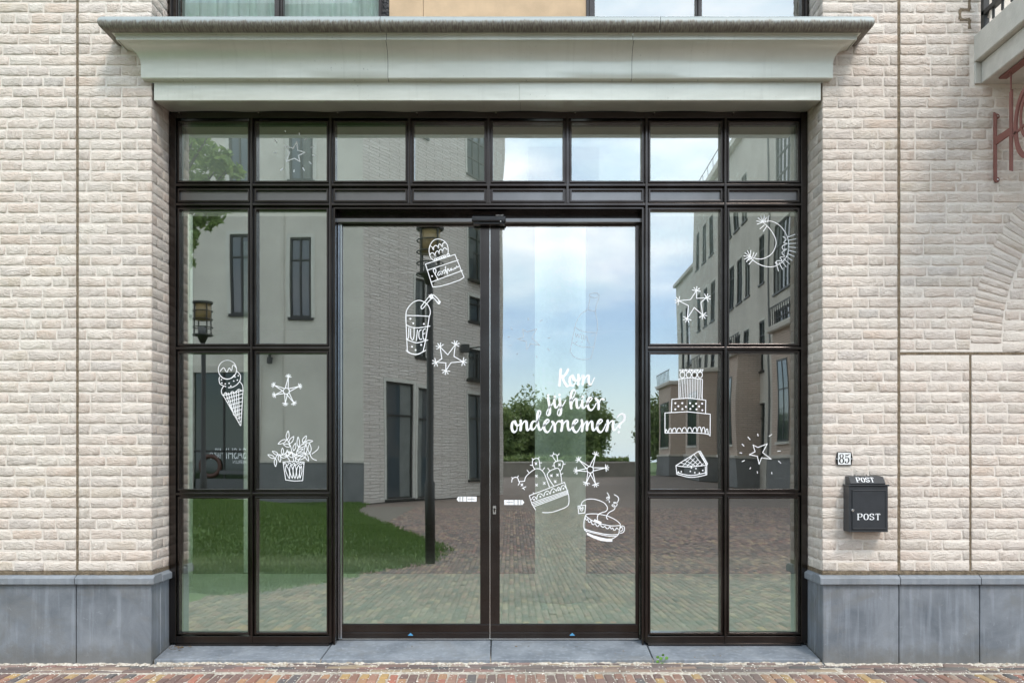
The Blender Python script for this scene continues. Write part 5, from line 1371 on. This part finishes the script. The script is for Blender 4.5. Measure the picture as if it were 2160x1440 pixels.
for i, w_ in enumerate(bwins): far_window(bb, MWg, *w_, bars=(0, 1) if i < 3 else (2, 2) if i == 7 else (1, 1))
for i in (3, 5):
    a, b, z0, z1 = bwins[i]
    mb = MB().box(a-.1, b+.1, -.32, -.28, z0+1.0, z0+1.05).box(a-.1, b+.1, -.32, -.0, z0-.12, z0-.04)
    for k in range(12): mb.box(a-.1+(b-a+.2)*k/11.5, a-.07+(b-a+.2)*k/11.5, -.31, -.29, z0-.04, z0+1.0)
    rotated(mb, MWg).build('balcony_railing', M['far_frame'], bb)
mb = MB().box(.0, LW, -.05, .0, 20.6, 21.2); rotated(mb, MWg).build('parapet', M['stucco_warm'], bb)
# far end return wall and side
MB().poly([tuple(B), tuple(B+Vector((-6, -8, 0))), tuple(B+Vector((-6, -8, 21))), tuple(B+Vector((0, 0, 21)))]).build('side_wall', M['farbrick'], bb)
wlamp = empty('wall_lamp', (0, 0, 0), 'black bracket lamp on the whitewashed brick wing across the street', 'lamp')
a_, z_ = wt(975); q = MWg @ Vector((a_, -.3, H+(965-735)*z_/F)); wlamp.location = q
MB().tube([tuple(q), tuple(q+Vector((.7, .3, .05)))], .03, 6).box(q.x-.3, q.x+.05, q.y-.1, q.y+.2, q.z-.16, q.z+.16).build('lamp_box', M['far_frame'], wlamp)

# --- long stucco building on the right: wall line X = 12.9+.016 Z
def rx(Z): return 12.9+.016*Z
P0 = Vector((rx(36), ZY(36), 0)); P1 = Vector((rx(70), ZY(70), 0)); dR = (P1-P0); LR = dR.length; dR.normalize(); nR = Vector((dR.y, -dR.x, 0))
if nR.x > 0: nR = -nR
MRt = Matrix(((dR.x, -nR.x, 0, P0.x), (dR.y, -nR.y, 0, P0.y), (0, 0, 1, 0), (0, 0, 0, 1)))
def rz_(Z): return (Z-36)/34*LR
rb = empty('long_stucco_building', tuple(P0), 'four-storey pale stucco building with rows of dark windows mirrored in the right panes', 'building')
rw = []
for za, zb in ((52.9, 54.2), (55.0, 56.5), (57.3, 58.8), (62.2, 63.6), (64.7, 66.0), (67.2, 68.4)):
    rw += [(za, zb, 10.9, 13.6), (za+.4, zb+.4, 15.5, 18.2), (za, zb, 6.2, 8.9)]
rw += [(49.4, 50.6, 11.0, 13.7), (49.4, 50.6, 6.1, 8.9), (49.2, 50.4, 1.6, 4.4)]
bigw = [(44.0, 47.4, 9.9, 13.5), (43.6, 47.0, 14.8, 18.0), (44.0, 47.3, 7.9, 9.0), (38.5, 42.0, 9.9, 13.5), (38.5, 42.0, 14.8, 18)]
holes = [(rz_(a), rz_(b), c, d) for a, b, c, d in rw+bigw]
wall_with_holes(rb, MRt, 0, LR, GZ, 20.5, holes, 'stucco_warm', depth=9)
for a, b, c, d in rw: far_window(rb, MRt, rz_(a), rz_(b), c, d, bars=(1, 1))
for a, b, c, d in bigw: far_window(rb, MRt, rz_(a), rz_(b), c, d, bars=(4, 2))
rotated(MB().box(-.2, LR+.1, -.35, .0, 20.5, 20.9), MRt).build('roof_edge', M['stucco'], rb)
rotated(MB().box(-.2, LR+.1, -.30, -.27, 21.6, 21.66), MRt).build('roof_rail', M['far_frame'], rb)
mb = MB()
for k in range(18): mb.box(k*LR/17.5, k*LR/17.5+.05, -.30, -.27, 20.9, 21.6)
q_ = rotated(mb, MRt).build('rail_posts', M['far_frame'], rb); q_['kind'] = 'stuff'
MB().box(P1.x+.0, P1.x+9, P1.y-.02, P1.y+.1, GZ, 20.5).build('end_wall', M['stucco_warm'], rb)
rotated(MB().box(rz_(48.3), rz_(48.4), -.08, .0, GZ, 20.4).box(rz_(60.4), rz_(60.6), -.08, .0, GZ, 20.4), MRt).build('downpipe', M['dark_plinth'], rb)
# lower part beyond
P2 = Vector((rx(79.5), ZY(79.5), 0)); mb = MB(); 
lb = empty('lower_stucco_building', (P1.x, P1.y-1, 0), 'lower pale stucco building at the end of the street mirrored in the right panes', 'building')
MR2 = Matrix(((dR.x, -nR.x, 0, P1.x+.3), (dR.y, -nR.y, 0, P1.y), (0, 0, 1, 0), (0, 0, 0, 1)))
lw = [(3.2, 5.0, 9.0, 13.7), (6.3, 7.6, 9.0, 13.7), (3.2, 5.0, 3.5, 7.0)]
wall_with_holes(lb, MR2, .02, 9.5, GZ, 16.2, lw, 'stucco', depth=9)
for w_ in lw: far_window(lb, MR2, *w_, bars=(0, 2))
rotated(MB().box(0.02, 9.6, -.25, .0, 16.2, 16.45), MR2).build('roof_edge', M['stucco_warm'], lb)
# projecting brick bays at street level
for i, (za, zb, hh, lab) in enumerate(((40.6, 44.0, 7.4, 'nearest brick bay of the long stucco building, beside the hanging lantern'), (50.2, 54.4, 7.1, 'brick bay of the long stucco building with a flat stone top, second from the right'), (60.5, 65.5, 7.1, 'brick bay of the long stucco building, third from the right'), (72.5, 79, 7.3, 'farthest brick bay at the end of the street'))):
    t = empty('brick_bay', (rx(za), ZY(za), GZ), lab, 'bay', 'projecting brick bays across the street')
    X0 = 12.55; X1 = rx(za)+.4
    MB().box(X0, X1, ZY(zb), ZY(za), 1.55, hh).build('wall', M['bay_brick'], t)
    MB().box(X0-.12, X1, ZY(zb)-.12, ZY(za)+.12, GZ, 1.45).build('plinth', M['dark_plinth'], t)
    MB().box(X0-.18, X1, ZY(zb)-.18, ZY(za)+.18, 1.45, 1.60).build('plinth_cap', M['stucco_warm'], t)
    MB().box(X0-.22, X1, ZY(zb)-.22, ZY(za)+.22, hh, hh+.32).build('cornice', M['stucco_warm'], t, bevel=.06)
    ya, yb = ZY(zb)+.9, ZY(za)-.9
    wn_ = MB().box(X0-.03, X0-.002, ya, yb, 2.2, 2.28).box(X0-.03, X0-.002, ya, yb, 5.92, 6.0).box(X0-.03, X0-.002, ya, ya+.08, 2.28, 5.92).box(X0-.03, X0-.002, yb-.08, yb, 2.28, 5.92).box(X0-.03, X0-.002, (ya+yb)/2-.04, (ya+yb)/2+.04, 2.28, 5.92).box(X0-.028, X0-.003, ya+.08, yb-.08, 4.6, 4.66).build('window', M['far_frame'], t)
    MB().box(X0-.012, X0-.001, ya+.07, yb-.07, 2.27, 5.93).build('pane', M['glass_far'], wn_)
    MB().box(X0-.09, X0-.001, ya-.1, yb+.1, 2.08, 2.19).build('sill', M['stucco_light'], wn_)
    mb = MB(); mb.box(X0-.1, X0-.06, ZY(zb), ZY(za), hh+1.2, hh+1.25)
    for k in range(10): yy = ZY(zb)+(zb-za)*k/9.5; mb.box(X0-.1, X0-.06, yy, yy+.04, hh+.32, hh+1.2)
    mb.build('railing', M['far_frame'], t)
# balcony greenery and lantern
# --- lamp posts: cage lantern on a pole
def lamp_post(x, y, zb, label, base_z, thick=1):
    t = empty('street_lamp', (x, y, base_z), label, 'street lamp', 'street lamps with cage lanterns')
    MB().tube([(x, y, base_z), (x, y, 1.06), (x, y, 1.10), (x, y, zb-.30), (x, y, zb-.12)], [.078*thick, .078*thick, .058*thick, .050*thick, .045], 16).build('pole', M['far_frame'], t, smooth=True)
    MB().tube([(x, y, zb-.15), (x, y, zb-.02), (x, y, zb+.02)], [.06, .11, .21], 20).build('lantern_base', M['far_frame'], t, smooth=True)
    for k in range(5):
        z = zb+k*.175; mb = MB(); n = 24
        for i in range(n):
            a = 2*math.pi*i/n
            for q in range(5):
                b = 2*math.pi*q/5; rr = .205+.011*math.cos(b); mb.v.append((x+rr*math.cos(a), y+rr*math.sin(a), z+.011*math.sin(b)))
        for i in range(n):
            for q in range(5): mb.f.append((i*5+q, ((i+1) % n)*5+q, ((i+1) % n)*5+(q+1) % 5, i*5+(q+1) % 5))
        mb.build('cage_ring', M['far_frame'], t, smooth=True)
    for k in range(4):
        a = R(45+90*k); MB().tube([(x+.185*math.cos(a), y+.185*math.sin(a), zb), (x+.185*math.cos(a), y+.185*math.sin(a), zb+.70)], .014, 6).build('cage_bar', M['far_frame'], t)
    MB().tube([(x, y, zb+.33), (x, y, zb+.68)], .165, 24).build('amber_drum', M['amber'], t, smooth=True)
    MB().tube([(x, y, zb+.0), (x, y, zb+.18), (x, y, zb+.20)], [.10, .09, .03], 12).build('lamp_socket', M['dark_plinth'], t, smooth=True)
    MB().tube([(x, y, zb+.70), (x, y, zb+.73)], .215, 24).build('lantern_cap', M['far_frame'], t)
    return t
Zl = 13.9; lamp_post(PX(905, Zl+CY), ZY(Zl), 4.27, 'near black street lamp with amber cage lantern mirrored in the left door', GZ, 1.0)
Zl = 20.0; lamp_post(PX(427, Zl+CY), ZY(Zl), 4.13, 'farther street lamp with amber cage lantern mirrored in the leftmost panes', GZ)
lt = empty('wall_lantern', (12.0, ZY(43.2), 5.5), 'amber cage lantern hanging from the brick bay at the right edge', 'lamp')
x, y, z = 12.05+1.0, ZY(40.2), 6.0
MB().tube([(x, y, z), (x, y, z+1.0)], .24, 16).build('drum', M['amber'], lt, smooth=True)
MB().tube([(x, y, z+1.0), (x, y, z+1.08)], .30, 16).tube([(x, y, z-.06), (x, y, z)], .30, 16).tube([(x, y, z+1.08), (x, y, z+1.5), (x+1.2, y, z+1.5)], .03, 6).build('lantern_frame', M['far_frame'], lt)

# --- lawn
poly = [(378,1267),(470,1252),(545,1243),(620,1233),(700,1222),(745,1212),(800,1203),(850,1196),(885,1186),(915,1172),(928,1160),(905,1148),(870,1134),(830,1118),(790,1102),(760,1090),(735,1078)]
def g_of(px, py):
    z = GZ
    for _ in range(12):
        Zd = F*(H-z)/(py-965); z = gz(ZY(Zd))
    return (px-1080)/F*Zd, ZY(Zd)
lp_ = [g_of(*p) for p in poly] + [(-5.35, YS+.1), (-22, YS+.1), (-22, lp0 := g_of(378, 1267)[1]+.9)]
def inside(x, y):
    c = False; n = len(lp_)
    for i in range(n):
        (x1, y1), (x2, y2) = lp_[i], lp_[i-1]
        if (y1 > y) != (y2 > y) and x < (x2-x1)*(y-y1)/(y2-y1)+x1: c = not c
    return c
def edge_d(x, y):
    d = 1e9; n = len(lp_)
    for i in range(n):
        (x1, y1), (x2, y2) = lp_[i], lp_[i-1]; L2 = (x2-x1)**2+(y2-y1)**2
        t = max(0, min(1, ((x-x1)*(x2-x1)+(y-y1)*(y2-y1))/max(L2, 1e-9))); d = min(d, math.hypot(x-x1-t*(x2-x1), y-y1-t*(y2-y1)))
    return d
def lawn_z(x, y):
    d = edge_d(x, y); h = .03+.92*(1-math.exp(-max(d-.2, 0)/2.0))*math.exp(-((y+13)/6.0)**2)
    return gz(y)+h*(.9+.1*math.sin(x*.9)*math.cos(y*.7))
xs = np.arange(-22, -0.5, .25); ys = np.arange(YS, -2.2, .25); mb = MB(); ids = {}
for i, x in enumerate(xs):
    for j, y in enumerate(ys):
        if inside(x, y): ids[(i, j)] = len(mb.v); mb.v.append((x, y, lawn_z(x, y)))
        else:
            # keep a rim just outside so that the edge is full
            if any(inside(x+dx, y+dy) for dx, dy in ((.25, 0), (-.25, 0), (0, .25), (0, -.25), (.25, .25), (-.25, -.25), (.25, -.25), (-.25, .25))): ids[(i, j)] = len(mb.v); mb.v.append((x, y, gz(y)-.02))
for (i, j) in list(ids):
    k = [(i, j), (i+1, j), (i+1, j+1), (i, j+1)]
    if all(q in ids for q in k): mb.f.append(tuple(ids[q] for q in k))
lawn = link('lawn', mb.mesh('lawn', fix=False), M['soil'], None, True); lawn['kind'] = 'structure'
gv, gf = [], []; cnt = 0
r2 = random.Random(3)
while cnt < 90000:
    y = -3.0 - (abs(YS)-3.2)*r2.random()**1.35; x = r2.uniform(-15, -.6)
    out_ = not inside(x, y)
    if out_ and edge_d(x, y) > .30*r2.random()**2: continue
    Zd = 7.15-y
    if (x/Zd*F) < -760: continue
    z = gz(y) if out_ else lawn_z(x, y); h = r2.uniform(.025, .06)*(1+.02*abs(y)); w_ = .005+.0009*abs(y); a = r2.uniform(0, 3.14); lx_, ly_ = r2.uniform(-.03, .03), r2.uniform(-.03, .03)
    b = len(gv); gv += [(x-w_*math.cos(a), y-w_*math.sin(a), z-.01), (x+w_*math.cos(a), y+w_*math.sin(a), z-.01), (x+lx_, y+ly_, z+h)]; gf.append((b, b+1, b+2)); cnt += 1
gr = link('grass', fast_mesh('grass', np.array(gv), np.array(gf)), M['grass'], None); gr['kind'] = 'stuff'; gr['label'] = 'short green grass on the small lawn across the paving'

# --- trees
def tree(label, x, y, base, trunk_h, crowns, nleaf, ls, leafm, group, seed, trunk_r=.2, comp=False):
    t = empty('tree', (x, y, base), label, 'tree', group); r = random.Random(seed)
    mb = MB(); top = Vector((x+r.uniform(-.2, .2), y, base+trunk_h))
    mb.tube([(x, y, base-.1), (x+r.uniform(-.1, .1), y, base+trunk_h*.5), tuple(top)], [trunk_r, trunk_r*.8, trunk_r*.65], 9)
    for (c, rad) in crowns:
        c = Vector(c)
        for _ in range(4):
            d = Vector((r.uniform(-1, 1), r.uniform(-1, 1), r.uniform(-.6, 1))); e = c+Vector((d.x*rad[0], d.y*rad[1], d.z*rad[2]))*.7
            mid = top.lerp(e, .5)+Vector((0, 0, .1*rad[2])); mb.tube([tuple(top), tuple(mid), tuple(e)], [trunk_r*.4, trunk_r*.22, trunk_r*.06], 5)
    mb.build('trunk', M['bark'], t, smooth=True)
    V = []; Fq = []; per = nleaf//len(crowns); g = np.random.default_rng(seed)
    for (c, rad) in crowns:
        nc = 22 if comp else 60; cc_ = g.normal(size=(nc, 3)); cc_ /= np.linalg.norm(cc_, axis=1)[:, None]; cc_ *= g.uniform(.35, 1.0, (nc, 1))**.6
        idx = g.integers(0, nc, per); pts = cc_[idx]*np.array(rad) + g.normal(size=(per, 3))*np.array(rad)*(.11 if comp else .13) + np.array(c)
        u = g.normal(size=(per, 3)); u /= np.linalg.norm(u, axis=1)[:, None]; w = g.normal(size=(per, 3)); w -= (w*u).sum(1)[:, None]*u; w /= np.linalg.norm(w, axis=1)[:, None]
        s = ls*g.uniform(.6, 1.3, (per, 1)); a = pts-u*s; b = pts+w*s*.38; c2 = pts+u*s; d = pts-w*s*.38
        base_i = sum(len(v) for v in V); V.append(np.stack([a, b, c2, d], 1).reshape(-1, 3)); Fq.append(np.arange(per*4).reshape(-1, 4)+base_i)
    cr_o = link('crown', fast_mesh('crown', np.concatenate(V), np.concatenate(Fq)), leafm, t); cr_o['kind'] = 'stuff'
    return t
TZ = 19.5
def tp(px, py, Z): return ((px-1080)/F*Z, ZY(Z), H+(965-py)*Z/F)
tree('leafy ash tree whose hanging branches are mirrored in the top left panes', -8.6, ZY(19.6), GZ, 5.0,
     [(tp(425, 300, 19.5), (.75, .9, .8)), (tp(380, 330, 19.8), (.9, .9, .9)), (tp(360, 420, 19.8), (.65, .8, .8)), (tp(425, 448, 19.3), (.55, .4, .32)), (tp(395, 500, 19.3), (.22, .3, .35)), (tp(385, 545, 19.5), (.2, .3, .3)), (tp(470, 350, 19.5), (.42, .5, .35)), (tp(300, 330, 20), (1.4, 1.4, 1.8)), (tp(395, 180, 20), (1.2, 1.2, 1.2))], 3000, .115, M['leaf_near'], 'trees across the street', 5, comp=True)
for i, (px_, top, Z, w_, lab) in enumerate(((1090, 838, 98, 3.2, 'leftmost park tree with a rounded crown beyond the low wall'), (1128, 815, 102, 4.2, 'broad tall park tree left of centre beyond the low wall'), (1186, 842, 96, 3.6, 'lower dense park tree in the middle of the row'), (1232, 808, 104, 4.0, 'tallest park tree with a loose crown beyond the low wall'), (1222, 870, 95, 2.6, 'small park tree at the right end of the middle group'), (1388, 815, 92, 2.7, 'park tree standing alone right of the gap of sky'), (1425, 845, 100, 3.4, 'park tree half hidden by the farthest brick bay'), (1055, 850, 94, 3.4, 'park tree partly hidden by the brick wing'))):
    X = (px_-1080)/F*Z; Y = ZY(Z); hgt = H+(965-top)*Z/F
    cz = hgt*.58; tree(lab, X, Y, GZ, hgt*.35, [((X, Y, cz), (w_*.62, w_*.6, hgt*.40)), ((X-w_*.35, Y+.5, cz-.8), (w_*.5, w_*.5, hgt*.33)), ((X+w_*.35, Y-.4, cz-.6), (w_*.5, w_*.5, hgt*.34)), ((X+w_*.1, Y+.6, cz-hgt*.25), (w_*.7, w_*.6, hgt*.22))], 6500, .27, M['leaf_far'], 'park trees beyond the low wall', 20+i, .3)
# low garden wall closing the square, with greenery behind
gw = empty('garden_wall', (3, ZY(78), GZ), 'low grey garden wall closing the square in front of the park trees', 'wall')
MB().box(-6, 11.5, ZY(78)-.4, ZY(78), GZ, 1.0).build('wall', simple('brown_grey_wall', (.29, .26, .215), .9, var=.2, vscale=1), gw); MB().box(-6, 11.5, ZY(78)-.45, ZY(78)+.06, 1.0, 1.12).build('coping', M['stucco_warm'], gw)
for (px_, lab) in ((1200, 'shrub mass'),):
    pass
hv = empty('hedge', (2, ZY(88), GZ), 'dense dark green hedge behind the low garden wall', 'hedge')
g = np.random.default_rng(77); n = 16000; pts = np.stack([g.uniform(-6, 11, n), ZY(86)-g.uniform(0, 6, n), GZ+g.uniform(0, 1, n)**.8*1.5], 1)
pts[:, 2] += .12*np.sin(pts[:, 0]*1.1); u = g.normal(size=(n, 3))*.24; w = g.normal(size=(n, 3))*.14
V = np.stack([pts-u, pts+w, pts+u, pts-w], 1).reshape(-1, 3); ho = link('foliage', fast_mesh('hedge', V, np.arange(n*4).reshape(-1, 4)), M['leaf_far'], hv); ho['kind'] = 'stuff'
meadow = MB().poly([(-220, ZY(80), GZ-.04), (220, ZY(80), GZ-.04), (220, -250, GZ-.03), (-220, -250, GZ-.03)]).build('meadow', M['soil'], None); meadow['kind'] = 'structure'
